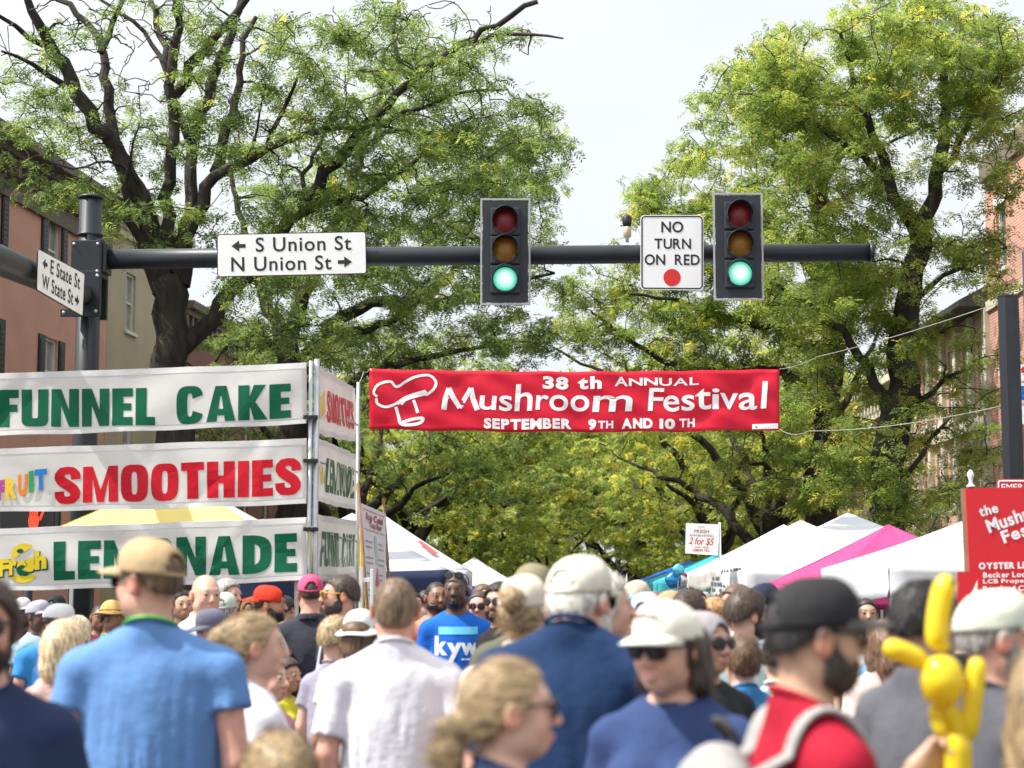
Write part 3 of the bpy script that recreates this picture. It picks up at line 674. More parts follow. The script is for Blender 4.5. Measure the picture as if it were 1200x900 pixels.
# farther trees: three crowns of their own, each copied with another turn and size
def wild_tree(seed, h, rad, label, leafm, ncl, per, ll, lw, tint, low=False):
    rg = np.random.default_rng(seed); limbs = []
    fork = h * .30
    tp, tr_ = smooth_poly([(0, 0, -.05), (.05, 0, fork * .5), (rg.normal(0, .12), rg.normal(0, .12), fork)], [.42, .34, .30], .3, .03, rg); limbs.append((tp, tr_))
    for i in range(7):
        a = i * 2 * math.pi / 7 + rg.normal(0, .3); e = rad * rg.uniform(.6, .95); top = h * rg.uniform(.62, .95) if i % 2 else h * rg.uniform(.45, .7)
        p = [tuple(tp[-1 - (i % 3)])]
        for q in (.3, .65, 1): p.append((e * math.cos(a + rg.normal(0, .15)) * q, e * math.sin(a + rg.normal(0, .15)) * q, fork + (top - fork) * q ** .75))
        limbs.append(smooth_poly(p, [.19, .13, .08, .03], .35, .05, rg))
    ells = [(0, 0, h * .70, rad, rad, h * .26, 4)]
    for _ in range(7):
        a = rg.random() * 6.28; q = rad * rg.uniform(.5, .85); ells.append((q * math.cos(a), q * math.sin(a), h * rg.uniform(.38, .85), rad * .42, rad * .42, h * .11, 1.1))
    c = blob_points(ells, ncl, rg)
    if low: c[:, 2] = 1.6 + (c[:, 2] - c[:, 2].min()) / (c[:, 2].max() - c[:, 2].min()) * (h - 1.6)
    return make_tree(label, (0, 0, 0), limbs, c, per, .42, rg, leafm, 'street trees', ll=ll, lw=lw, tint_mu=tint, tuft=.26)
def copy_thing(o, label=None, group=None):
    c = o.copy(); COL.objects.link(c)
    if label: c['label'] = label
    if group: c['group'] = group
    for ch in list(o.children):
        d = ch.copy(); COL.objects.link(d); d.parent = c
        for g in list(ch.children):
            e = g.copy(); COL.objects.link(e); e.parent = d
    return c
protos = [wild_tree(41, 11.5, 6.0, 'far tree', leaf_b, 330, 9, .16, .026, .58), wild_tree(52, 12.5, 6.2, 'far tree', leaf_a, 330, 9, .16, .026, .70), wild_tree(63, 11, 5.6, 'far tree', leaf_a, 390, 10, .16, .026, .68, True)]
far = [  # x, y, proto, turn, scale, label
    (-4.9, 56, 0, .3, .93, 'dark locust tree leaning behind the second left tree'),
    (-3.4, 65, 2, 1.7, .98, 'locust tree behind the red banner with trunk left of the street'),
    (-2.4, 78, 0, 2.9, 1.05, 'locust tree with low boughs far down the left side'),
    (-1.6, 93, 1, 4.2, 1.15, 'yellow green tree at the far left end of the street'),
    (7.6, 56, 1, .8, .92, 'third locust tree on the right behind the white tents'),
    (7.4, 66, 2, 2.2, .98, 'fourth locust tree on the right behind the price sign'),
    (7.2, 77, 1, 3.7, 1.02, 'fifth locust tree on the right with pale crown'),
    (6.6, 92, 0, 5.1, 1.12, 'dark tree at the far right end of the street'),
    (2.6, 112, 1, 1.1, 1.25, 'yellowing tree closing the end of the street'),
    (-3.2, 122, 2, 2.0, 1.35, 'tall tree beyond the end of the street on the left'),
    (7.8, 122, 2, .2, 1.3, 'tall tree beyond the end of the street on the right'),
    (0.2, 132, 2, 5.5, 1.3, 'leafy low tree in the middle beyond the far end'),
    (4.8, 118, 2, 3.3, .8, 'small low tree right of the yellowing tree'),
    (-0.4, 108, 2, 1.3, .75, 'small low tree left of the yellowing tree'),
    (5.8, 101, 2, .4, .85, 'small low tree before the tall tree on the right'),
    (2.2, 97, 2, 4.9, .62, 'smallest leafy tree in the middle of the far end'),
    (9.8, 88, 2, 4.4, .8, 'low leafy tree behind the right row'),
    (-10.5, 76, 2, .9, 1.0, 'tree standing behind the red brick house'),
    (-13.5, 100, 1, 3.0, 1.2, 'tree far behind the left houses'),
    (12.5, 104, 0, 4.0, 1.15, 'tree far behind the right houses'),
]
used = set()
for x, y, pi, tn, sc, lab in far:
    o = protos[pi] if pi not in used else copy_thing(protos[pi]); used.add(pi)
    o.location = (x, y, 0); o.rotation_euler = (0, 0, tn); o.scale = (sc, sc, sc); o['label'] = lab
# ------------------------------------------------------------------ signal mast with two arms
DS = 23.6; ms_ = DS / F_PX
pole_x = P(105, 300, DS).x
root = empty('signal_mast', (pole_x, DS, 0), 0, 'dark steel signal pole at the left carrying two long mast arms', 'signal pole')
ztop = P(105, 233, DS).z; za = P(120, 303, DS).z; zb = P(105, 345, DS).z
MB().tube([(0,0,.0), (0,0,ztop)], [.165, .145], 20).build('pole', dark_steel, root)
MB().tube([(0,0,ztop), (0,0,ztop+.03), (0,0,ztop+.032), (0,0,ztop+.06)], [.162, .162, .15, .06], 20).build('pole_cap', dark_steel, root); MB().tube([(0,0,P(105,277,DS).z), (0,0,P(105,277,DS).z+.03)], .165, 20).build('pole_collar', dark_steel, root)
MB().bevbox((-.26, -.26, -.0), (.26, .26, .06), .01).tube([(0,0,.0),(0,0,1.1)], [.30,.2], 16).build('pole_base', dark_steel, root)
zc = za
k = MB(); k.bevbox((.12, -.2, zc-.26), (.20, .2, zc+.22), .012).bevbox((-.19, -.21, zc-.24), (.19, -.15, zc+.20), .012).bevbox((-.19, .15, zc-.24), (.19, .21, zc+.20), .012).bevbox((.2, -.17, zc-.2), (.25, .17, zc+.17), .01)
cl_ = k.build('arm_clamp', dark_steel, root)
k = MB()
for z in (zc-.2, zc+.15):
    for x in (-.15, .15): k.ball((x, -.216, z), .022, 8, 6)
k.build('bolt', galv, cl_)
k = MB(); k.bevbox((-.2, .16, zb-.30), (.2, .23, zb+.27), .012).build('clamp_plate', dark_steel, root)
k = MB(); k.bevbox((-.2, -.23, zb-.30), (.2, -.16, zb+.27), .012).bevbox((-.30, -.235, zb-.32), (.2, -.2, zb-.22), .01)
cl2 = k.build('side_arm_clamp', dark_steel, root)
k = MB()
for x, z in ((-.25, zb-.27), (.15, zb-.25), (.16, zb+.2)): k.ball((x, -.245, z), .024, 8, 6)
k.build('bolt', galv, cl2)
def rel(x, y, D): return P(x, y, D) - Vector((pole_x, DS, 0))
arm = [rel(x, y, DS) for x, y in ((120, 304), (330, 301.5), (560, 299.5), (800, 297.5), (1021, 296))]
ar = MB().tube(arm, [.128, .125, .122, .118, .113], 20).build('mast_arm', dark_steel, root)
e = arm[-1]; MB().tube([e + Vector((-.03,0,0)), e + Vector((.015,0,0)), e + Vector((.03,0,0)), e + Vector((.045,0,0))], [.128, .128, .1, .03], 20).build('end_cap', dark_steel, ar)
side = [rel(100, 346, DS) , rel(60, 331, 21.0), rel(0, 305, 18.6), rel(-90, 272, 15.8)]
side.append(side[-1] + (side[-1] - side[-2]) * 1.6); MB().tube(side, [.13, .14, .152, .16, .16], 20).build('side_mast_arm', dark_steel, root)

# street name boards ------------------------------------------------------------------
def rounded(S, n, r, asp, t, name, m, parent, inset=0.0):
    """a thin rounded plate on panel function S"""
    U = []; rr = r
    for cx, cy, a0 in ((1 - (rr+inset)/asp, 1 - rr - inset, 0), ((rr+inset)/asp, 1 - rr - inset, 90), ((rr+inset)/asp, rr + inset, 180), (1 - (rr+inset)/asp, rr + inset, 270)):
        for k in range(7):
            a = R(a0 + 15 * k); U.append((cx + rr * math.cos(a) / asp, cy + rr * math.sin(a)))
    N = len(U); V = [S(u, v) for u, v in U] + [S(u, v) - n * t for u, v in U]
    me = bpy.data.meshes.new(name)
    me.from_pydata([tuple(p) for p in V], [], [tuple(range(N)), tuple(range(N, 2*N))[::-1]] + [(i, N + i, N + (i+1) % N, (i+1) % N) for i in range(N)])
    return link(name, me, m, parent)
def arrow(ink, u, v, su, sv, sgn):
    pts = [(-.5, 0), (.05, .5), (.05, .17), (.5, .17), (.5, -.17), (.05, -.17), (.05, -.5)]
    if sgn > 0: pts = [(-x, y) for x, y in pts][::-1]
    ink.poly([(u + x * su, v + y * sv) for x, y in pts])
def street_board(label, corners, lines, asp):
    """corners: bottom-left, bottom-right, top-right, top-left world points"""
    S, n = panel(*corners)
    o = empty('street_name_sign', (0, 0, 0), 0, label, 'street sign')
    rounded(S, n, .07, asp, .012, 'border', black_ink, o)
    S2, _ = panel(*corners, lift=.003); rounded(S2, n, .055, asp, .004, 'face', white_paint, o, inset=.022)
    ink = Ink()
    for (t, u0, v0, u1, v1), ar_ in lines:
        ink.text(t, u0, v0, u1, v1, bold=.012, spacing=1.1)
        arrow(ink, *ar_)
    S3, _ = panel(*corners, lift=.006); ink.build('lettering', S3, black_ink, o)
    return o
lines = lambda a, b: [((a, .26, .565, .90, .905), (.145, .715, .095, .26, -1)), ((b, .095, .12, .765, .46), (.855, .29, .095, .26, 1))]
F = lambda x, y, d=-.16: P(x, y, DS + d)
street_board('white board reading S Union St and N Union St on the long mast arm', (F(254.5, 325), F(430, 321), F(429, 271), F(254, 274.5)), lines('S Union St', 'N Union St'), 3.4)
q0, q1 = 19.4, 20.9
street_board('white board reading E State St and W State St on the side arm', (P(43, 340, q0), P(96.5, 371, q1), P(99, 320.5, q1), P(44.5, 291, q0)), lines('E State St', 'W State St'), 3.4)

# signals ------------------------------------------------------------------------------
sig_black = mat('signal black', (.022, .026, .034), .5, var=.12, bump=.05)
refl = mat('silver reflective tape', (.40, .40, .41), .4, .1, var=.1)
red_lens = mat('unlit red lens', (.16, .012, .014), .18, var=.1, bump=.3, bscale=120)
amb_lens = mat('unlit amber lens', (.23, .10, .012), .18, var=.1, bump=.3, bscale=120)
def lit_lens():
    m, n, p = nodes_of('lit green lens'); p.inputs['Base Color'].default_value = (.02, .3, .2, 1); p.inputs['Roughness'].default_value = .2
    g = n.nodes.new('ShaderNodeTexCoord'); ln_ = n.nodes.new('ShaderNodeVectorMath'); ln_.operation = 'LENGTH'
    mr = n.nodes.new('ShaderNodeValToRGB'); e = mr.color_ramp.elements
    e[0].position = .30; e[0].color = (.72, 1, .92, 1); e[1].position = .98; e[1].color = (.0, .36, .22, 1)
    mp = n.nodes.new('ShaderNodeMapping'); mp.inputs['Scale'].default_value = (6.6, 0, 6.6)
    n.links.new(g.outputs['Object'], mp.inputs[0]); n.links.new(mp.outputs[0], ln_.inputs[0]); n.links.new(ln_.outputs['Value'], mr.inputs[0])
    n.links.new(mr.outputs[0], p.inputs['Emission Color']); p.inputs['Emission Strength'].default_value = .85
    return m
grn_lens = lit_lens()
def signal(label, x0, y0, x1, y1, lensx, lys):
    D = DS - .42; c = P((x0 + x1) / 2, (y0 + y1) / 2, D); s = D / F_PX
    o = empty('traffic_signal', c, 0, label, 'traffic light', 'green traffic lights on the mast arm')
    W, H = (x1 - x0) * s / 2, (y1 - y0) * s / 2
    bp = MB(); bp.bevbox((-W + .03, -.004, -H + .03), (W - .03, .012, H - .03), .004).build('backplate', sig_black, o)
    f = MB(); t = .022
    f.box((-W, -.007, -H), (-W + t, .013, H)).box((W - t, -.007, -H), (W, .013, H)).box((-W + t, -.007, H - t), (W - t, .013, H)).box((-W + t, -.007, -H), (W - t, .013, -H + t)).build('reflective_border', refl, o)
    hx = (lensx - (x0 + x1) / 2) * s
    for yy, m, nm in zip(lys, (red_lens, amb_lens, grn_lens), ('red', 'amber', 'green')):
        hz = ((y0 + y1) / 2 - yy) * s; r = .150
        b = MB(); b.bevbox((hx - .185, -.05, hz - .178), (hx + .185, .2, hz + .178), .02).tube([(hx, -.05, hz), (hx, -.075, hz)], r + .02, 28)
        h = b.build('housing', sig_black, o)
        v = MB()
        def vis(a, q):
            ang = R(-32) + a * R(244); return (hx + (r + .012) * math.cos(ang), -.06 - q * (.20 - .07 * abs(a - .5) * 2), hz + (r + .012) * math.sin(ang))
        v.grid(vis, 28, 2); solidify(v.build('visor', sig_black, h), .006, 0)
        l = MB()
        l.grid(lambda a, q: (r * (1 - q) * math.cos(6.2832 * a), -.078 - .05 * (1 - (1 - q) ** 2), r * (1 - q) * math.sin(6.2832 * a)), 28, 6, closed_u=True)
        l.build('lens', m, h, loc=(hx, 0, hz))
    b = MB(); b.tube([(hx, .2, H * .4), (hx, .42, .0)], .03, 10).tube([(hx, .2, -H * .4), (hx, .42, 0)], .03, 10).build('bracket', dark_steel, o)
    return o
signal('green traffic light hanging left of the no turn sign', 562.5, 230.5, 622, 359, 592, (259, 293.5, 329))
signal('green traffic light hanging right of the no turn sign', 835.5, 224, 895, 353.5, 866, (252, 287.5, 322.5))

# no turn on red -----------------------------------------------------------------------
cs = [P(x, y, DS - .2) for x, y in ((750.5, 339.5), (824.5, 340), (824.5, 252), (750.5, 252))]
o = empty('no_turn_sign', (0, 0, 0), 0, 'white sign reading NO TURN ON RED with a red dot', 'road sign')
S, n = panel(*cs); rounded(S, n, .05, .84, .012, 'plate', white_paint, o)
S2, _ = panel(*cs, lift=.003); ink = Ink()
asp = .84
def rrect(inset, r):
    U = []
    for cx, cy, a0 in ((1 - (r+inset)/asp, 1 - r - inset, 0), ((r+inset)/asp, 1 - r - inset, 90), ((r+inset)/asp, r + inset, 180), (1 - (r+inset)/asp, r + inset, 270)):
        for k in range(7): a = R(a0 + 15*k); U.append((cx + r*math.cos(a)/asp, cy + r*math.sin(a)))
    return U + [U[0]]
ink.stroke(rrect(.02, .045), .018, asp)
ink.text('NO', .33, .765, .68, .915, bold=.02, spacing=1.1).text('TURN', .22, .545, .80, .685, bold=.02, spacing=1.05).text('ON  RED', .065, .33, .94, .475, bold=.02, spacing=1.05)
ink.build('lettering', S2, black_ink, o)
Ink().disc(.50, .165, .115, .84).build('red_dot', S2, mat('road sign red', (.62, .02, .02), .4, var=.04), o)

# detector camera on the arm, photo x 735
c = P(735, 283, DS); o = empty('detector_dome', c, 0, 'small dark dome detector standing on the mast arm by the no turn sign', 'detector')
z1 = P(735, 266, DS).z - c.z; z2 = P(735, 252, DS).z - c.z
MB().tube([(0,0,-.01), (0,0,.04), (0,0,.06), (0,0,z1 - .02), (0,0,z1)], [.02, .02, .05, .055, .045], 16).build('pedestal', mat('cream plastic', (.55, .48, .36), .5), o)
MB().tube([(0,0,z1), (0,0,z1+.05), (0,0,z2-.03), (0,0,z2)], [.045, .06, .06, .035], 16).build('dome', black_ink, o)

# pole on the right ----------------------------------------------------------------------
D = 22.5; c = P(1184, 440, D); zt = P(1184, 348.5, D).z
o = empty('steel_post', (c.x, D, 0), R(14), 'tall dark eight sided steel post at the right edge', 'post')
MB().tube([(0,0,0), (0,0,zt)], .128, 8, smooth=False).build('shaft', dark_steel, o); MB().tube([(0,0,zt), (0,0,zt+.02)], .135, 8, smooth=False).build('cap', dark_steel, o)
blue_ink = mat('blue sign ink', (.02, .10, .42), .45)
sign_red = mat('sign red', (.62, .02, .03), .45, var=.05)
D2 = 24.5
o = empty('shop_sign_stack', (0,0,0), 0, 'stack of white sign panels half hidden behind the steel post', 'sign')
for k, (ya, yb, ch, m_) in enumerate(((427, 446, '&', sign_red), (449, 472, 'B', blue_ink), (476, 497, 'L', white_paint))):
    S, n = panel(P(1190, yb, D2), P(1243, yb, D2), P(1243, ya, D2), P(1190, ya, D2)); po = rounded(S, n, .03, 2.5, .03, 'board', white_paint, o)
    if k < 2: S2, _ = panel(P(1190, yb, D2), P(1243, yb, D2), P(1243, ya, D2), P(1190, ya, D2), lift=.004); Ink().text(ch, .09, .14, .34, .86, bold=.06).build('lettering', S2, m_, po)
c = P(1216, 690, D2); MB().tube([(c.x, D2 + .08, 0), (c.x, D2 + .08, 6.2)], .05, 12).build('sign_post', dark_steel, o)
S, n = panel(*[P(x, y, 21.2) for x, y in ((1168, 600), (1243, 600), (1243, 561.5), (1168, 561.5))])
o = empty('emergency_sign', (0,0,0), 0, 'small red sign with white rim reading EMERGENCY on the post', 'sign')
rounded(S, n, .08, 1.9, .01, 'plate', sign_red, o); S2, _ = panel(*[P(x, y, 21.2) for x, y in ((1168, 600), (1243, 600), (1243, 561.5), (1168, 561.5))], lift=.004)
asp = 1.9; Ink().stroke(rrect(.05, .06), .05, 1.9).text('EMERGENCY', .07, .66, .93, .86, bold=.02).text('NO PARKING', .1, .3, .9, .5, bold=.02).build('lettering', S2, ink_white, o)

# ------------------------------------------------------------------ red festival banner
DB = 34.0
rgw = np.random.default_rng(2)
wv = [(rgw.uniform(3, 16), rgw.uniform(-3, 3), rgw.uniform(0, 6.28), rgw.uniform(.004, .012)) for _ in range(7)]
def wave_b(u, v): return sum(a * math.sin(2*math.pi*(fx*u + fy*v) + ph) for fx, fy, ph, a in wv) + .05 * math.sin(3.2 * u + .4) * (1 - v * .4) - .02 * math.exp(-((u - v*.25 - .02) / .03) ** 2) - .03 * math.exp(-((1 - u - (1-v)*.22 - .02) / .03) ** 2)
def sag_b(u, v): return -.05 * math.sin(math.pi * u) + .012 * math.sin(u * 31 + v * 2) * (1 - v) + .008 * math.sin(u * 47 + 1) * v
bc = [P(x, y, DB) for x, y in ((433, 503), (913.5, 503.5), (913.5, 432.5), (433, 432.5))]
S, n = panel(*bc, wave=wave_b, sag=sag_b)
o = empty('festival_banner', (0,0,0), 0, 'long red banner announcing the mushroom festival stretched across the street', 'banner')
solidify(MB().grid(lambda u, v: S(u, v), 120, 16).build('sheet', vinyl_red, o), .003, -1)
S2, _ = panel(*bc, wave=wave_b, sag=sag_b, lift=.008)
zx = lambda x: (x - 31) / 1129; zy = lambda y: (198 - y) / 170
ink = Ink(); NX, NY = 14, 4
def btext(t, x0, y0, x1, y1, b, **kw): ink.text(t, zx(x0), zy(y1), zx(x1), zy(y0), bold=b, nx=kw.pop('nx', 10), ny=3, **kw)
btext('38 th', 508, 42, 670, 78, .045, spacing=1.05)
btext('A', 706, 42, 742, 69, .02, nx=2); btext('NNUAL', 745, 47, 937, 69, .02)
for ch, x0, x1, y0, y1 in (('u', 334, 382, 98, 138), ('s', 388, 424, 96, 139), ('h', 430, 480, 64, 139), ('r', 488, 525, 96, 137), ('o', 526, 578, 94, 140), ('o', 584, 636, 94, 140), ('m', 644, 755, 96, 141),
                           ('F', 797, 842, 76, 140), ('e', 840, 884, 96, 141), ('s', 890, 926, 96, 140), ('t', 928, 972, 80, 139), ('i', 974, 994, 80, 138), ('v', 996, 1046, 92, 138), ('a', 1048, 1098, 92, 140), ('l', 1108, 1128, 62, 137)):
    btext(ch, x0, y0, x1, y1, .012, nx=3, shear=.06 if ch in 'uhrmFl' else 0)
ink.stroke([(zx(x), zy(y)) for x, y in ((236, 139), (240, 110), (250, 79))], .085, 6.64).stroke([(zx(x), zy(y)) for x, y in ((249, 78), (262, 105), (280, 134))], .08, 6.64).stroke([(zx(x), zy(y)) for x, y in ((279, 134), (294, 106), (311, 77))], .075, 6.64).stroke([(zx(x), zy(y)) for x, y in ((310, 77), (317, 110), (328, 139))], .085, 6.64)
btext('SEPTEMBER', 346, 161, 587, 191, .05); btext('9', 633, 161, 655, 191, .05, nx=2); btext('TH', 660, 166, 702, 187, .04, nx=2); btext('AND', 725, 161, 810, 190, .05); btext('10', 829, 161, 872, 190, .05); btext('TH', 884, 161, 927, 185, .04)
def curve_pts(pts, n=6):
    o_ = []; p = [pts[0]] + pts + [pts[-1]]
    for i in range(1, len(p) - 2):
        for k in range(n):
            t = k / n; a, b, c_, d = p[i-1], p[i], p[i+1], p[i+2]
            o_.append(tuple(.5 * (2*b[j] + (c_[j]-a[j])*t + (2*a[j]-5*b[j]+4*c_[j]-d[j])*t*t + (3*b[j]-a[j]-3*c_[j]+d[j])*t**3) for j in (0, 1)))
    return o_ + [pts[-1]]
for pts, wd in (([(53, 108), (43, 96), (56, 73), (88, 62), (106, 76), (132, 60), (160, 47), (196, 44), (214, 62), (208, 82), (188, 98), (184, 90), (150, 97), (124, 110), (102, 126), (76, 136), (54, 128), (50, 112)], .042),
                ([(108, 126), (126, 108), (150, 98), (186, 88)], .045), ([(118, 122), (140, 108), (186, 96)], .035), ([(104, 134), (112, 164), (118, 182), (140, 184), (170, 176), (178, 163), (152, 166), (122, 178)], .05), ([(152, 112), (158, 128), (164, 148)], .05), ([(128, 112), (118, 126)], .05)):
    ink.stroke([(zx(x), zy(y)) for x, y in curve_pts(pts)], wd, 6.64)
ink.build('lettering', S2, ink_white, o)
S3, _ = panel(*bc, wave=wave_b, sag=sag_b, lift=.010)
Ink().raw([(zx(1085), zy(194)), (zx(1156), zy(194)), (zx(1156), zy(180)), (zx(1085), zy(180))], [(0,1,2,3)]).build('maker_label', S3, ink_white, o)
S4, _ = panel(*bc, wave=wave_b, sag=sag_b, lift=.014); Ink().raw([(zx(1094), zy(190)), (zx(1122), zy(190)), (zx(1122), zy(184)), (zx(1094), zy(184))], [(0,1,2,3)]).build('maker_mark', S4, ink_green, o)
rope_m = mat('grey rope', (.30, .29, .27), .8, var=.2)
def rope(label, pts, r=.006, sag=.15):
    V = []
    for i in range(len(pts) - 1):
        a, b = Vector(pts[i]), Vector(pts[i+1])
        for k in range(9): t = k / 8; V.append(a.lerp(b, t) - Vector((0, 0, sag * 4 * t * (1 - t))))
    tag(MB().tube(V, r, 6).build('tie_rope', rope_m), label, 'rope', 'ropes holding the red banner')
rope('upper rope from the red banner to the top of the steel post', [P(913.5, 432.5, DB), P(958, 418, DB - 2), P(1173, 354, 22.6)], sag=.04)
rope('lower rope from the red banner to the middle of the steel post', [P(913.5, 503, DB), P(948, 505, DB - 1.5), P(1173, 476, 22.6)], sag=.08)
rope('upper rope from the red banner to the rear post of the pipe rack', [P(433, 432.5, DB), P(426, 436, 30), P(418.5, 452, 22.5)], sag=.03)
rope('lower rope from the red banner to the rear post of the pipe rack', [P(433, 503, DB), P(428, 503, 30), P(418.5, 505, 22.5)], sag=.03)

# ------------------------------------------------------------------ refreshment stand on the left
DF = 17.9; DK = 22.4
o = empty('banner_rack', (0,0,0), 0, 'grey metal pipe rack holding up the drink banners', 'rack')
def post(x, D, ytop, r=.022, name='post', sticks=1):
    c = P(x, 690, D); zt = P(x, ytop, D).z; MB().tube([(c.x, D, 0), (c.x, D, zt)], r, 10).build(name, galv, o)
post(361.5, DF + .03, 423, .02); post(368.5, DF + .06, 421, .027); post(417.8, DK, 448, .022); post(-75, DF + .03, 437, .022)
for y in (484, 540, 622):
    a = P(-75, y + 13, DF + .05); b = P(369, y, DF + .09); MB().tube([a, b], .014, 8).build('rail', galv, o)
    a = P(369, y, DF + .09); b = P(417.5, y + 12, DK); MB().tube([a, b], .012, 8).build('rail', galv, o)
for y in (489, 540, 620):
    c = P(365, y, DF + .02); MB().bevbox((c.x - .075, DF - .02, c.z - .018), (c.x + .06, DF + .1, c.z + .018), .006).build('pipe_clamp', black_ink, o)
vinyl_hem = mat('doubled vinyl hem', (.70, .68, .66), .4, var=.08, vscale=5, bump=.15, bscale=14)
def flutter(seed, amp=.006, n=5):
    g = np.random.default_rng(seed); w_ = [(g.uniform(.5, 5), g.uniform(-1.2, 1.2), g.uniform(0, 6.28), amp * g.uniform(.4, 1.3)) for _ in range(n)]
    g2 = [(g.uniform(.1, .9), g.uniform(-.25, .25), g.uniform(.01, .03), amp * g.uniform(-1.6, 1.6)) for _ in range(5)]
    return lambda u, v: sum(a * math.sin(2*math.pi*(fx*u + fy*v) + ph) for fx, fy, ph, a in w_) + sum(a * math.exp(-((u - c_ - s_ * v) / wd) ** 2) for c_, s_, wd, a in g2)
def vinyl_banner(label, corners, seed, inks, nx=64, ny=10, amp=.006):
    wf = flutter(seed, amp); sg = lambda u, v: -.012 * math.sin(math.pi * min(1, u * 1.0)) * (1 - v) - .006 * abs(math.sin(u * 9.4)) * v + .004 * math.sin(u * 23 + seed) * (1 - v)
    S, n = panel(*corners, wave=wf, sag=sg)
    b = empty('vinyl_banner', (0,0,0), 0, label, 'banner')
    solidify(MB().grid(lambda u, v: S(u, v), nx, ny).build('sheet', vinyl_white, b), .003, -1)
    S1, _ = panel(*corners, wave=wf, sag=sg)
    for v0, v1 in ((.905, .998), (.002, .07)): MB().grid(lambda u, v: S1(.003 + .994 * u, v0 + (v1 - v0) * v, .0022), nx, 2).build('hem', vinyl_hem, b)
    lift = .004
    for name, m, ink in inks:
        S2, _ = panel(*corners, wave=wf, sag=sg, lift=lift); ink.build(name, S2, m, b); lift += .003
    return b
# front, photo x from -62 to 359
def front(yl0, yl1, yr0, yr1, D=DF): return (P(-62, yl1 + 2.2, D), P(359.5, yr1, D), P(359.5, yr0, D), P(-62, yl0 + 2.2, D))
fx = lambda x: (x + 62) / 421.5
def band(cs, y0, y1, x):                      # v of photo rows inside the tilted banner at column x
    u = fx(x); lo = (690 - 0); return None
def fvy(yl0, yl1, yr0, yr1):
    def f(x, y):
        u = fx(x); top = yl0 + 2.2 + (yr0 - yl0 - 2.2) * u; bot = yl1 + 2.2 + (yr1 - yl1 - 2.2) * u
        return (bot - y) / (bot - top)
    return f
def ftext(ink, t, x0, yt0, yb0, x1, yt1, yb1, f, bold, **kw):
    """upright letters one by one so that the line follows the sloping banner"""
    U, Fs = block_line(t) if kw.get('block') else line_geo(t, bold, kw.get('spacing', 1.0), kw.get('shear', 0)); U, Fs = cut_grid(U, Fs, kw.get('nx', 18), 4); q = []
    for a, b in U:
        x = x0 + (x1 - x0) * a; yt = yt0 + (yt1 - yt0) * a; yb = yb0 + (yb1 - yb0) * a
        q.append((fx(x), f(x, yb + (yt - yb) * b)))
    ink.raw(q, Fs)
IB = .075
a = (437, 510, 425, 496.5); f = fvy(*a); i1 = Ink()
ftext(i1, 'FUNNEL', -2, 456.5, 500, 182, 453.5, 497, f, IB, block=True); ftext(i1, 'CAKE', 207, 452.5, 496.5, 341, 449, 489.5, f, IB, block=True)
vinyl_banner('white banner reading FUNNEL CAKE in green, topmost on the front of the rack', front(*a), 3, [('lettering', ink_green, i1)])
a = (525, 598.5, 513.5, 590.5); f = fvy(*a); i1 = Ink(); extra = []
ftext(i1, 'SMOOTHIES', 64, 547, 590, 353, 536, 580, f, IB, block=True)
fr = [('lettering', ink_red, i1)]
for ch, x0, yt, yb, x1, c_ in (('F', -3, 563, 587, 6, (.45, .05, .3)), ('R', 6, 560, 586, 20, (.75, .5, .03)), ('U', 21, 556, 582, 33, (.75, .22, .02)), ('I', 34, 552, 577, 40, (.03, .35, .12)), ('T', 41, 550, 575, 56, (.03, .22, .6))):
    q = Ink(); ftext(q, ch, x0, yt, yb, x1, yt - 1.5, yb - 2.5, f, .07, nx=2); fr.append(('fruit_letter', M_('fruit letter ' + ch, c_, .3), q))
vinyl_banner('white banner reading FRUIT SMOOTHIES in red, middle of the front of the rack', front(*a), 4, fr)
a = (619, 691.5, 606, 680); f = fvy(*a); i1 = Ink()
ftext(i1, 'LEMONADE', 63, 634, 679.5, 348, 624, 670.5, f, IB, block=True)
lem = Ink(); dk = Ink()
def fdisc(x, y, rx, ry, n=20, a0=0, a1=360): return [(fx(x + rx * math.cos(R(a0 + (a1 - a0) * k / n))), f(x, y - ry * math.sin(R(a0 + (a1 - a0) * k / n)))) for k in range(n + 1)]
lem.poly(fdisc(29, 650, 16, 14, 16, 50, 200)); lem.poly(fdisc(27, 671, 16, 11, 16, 190, 350))
lt = Ink(); sh = Ink()
for k, (ch, x0, yt, yb, x1) in enumerate((('F', -2, 655, 676, 11), ('r', 11, 656, 674, 20), ('e', 20, 656, 673, 31), ('s', 31, 653, 670, 41), ('h', 41, 645, 667, 55))):
    ftext(lt, ch, x0, yt, yb, x1, yt - 1, yb - 2, f, .055, nx=2); ftext(sh, ch, x0 - .6, yt + .6, yb + 1.8, x1 + 1.8, yt - .2, yb - .2, f, .085, nx=2)
dk.poly(fdisc(24, 645, 4, 2.5)); dk.poly(fdisc(30, 672, 4, 2))
vinyl_banner('white banner reading Fresh LEMONADE in green, lowest on the front of the rack', front(*a), 5, [('lettering', ink_green, i1), ('lemon_slices', ink_yellow, lem), ('lemon_pips', ink_green, dk), ('fresh_shadow', ink_green, sh), ('fresh_lettering', ink_yellow, lt)])
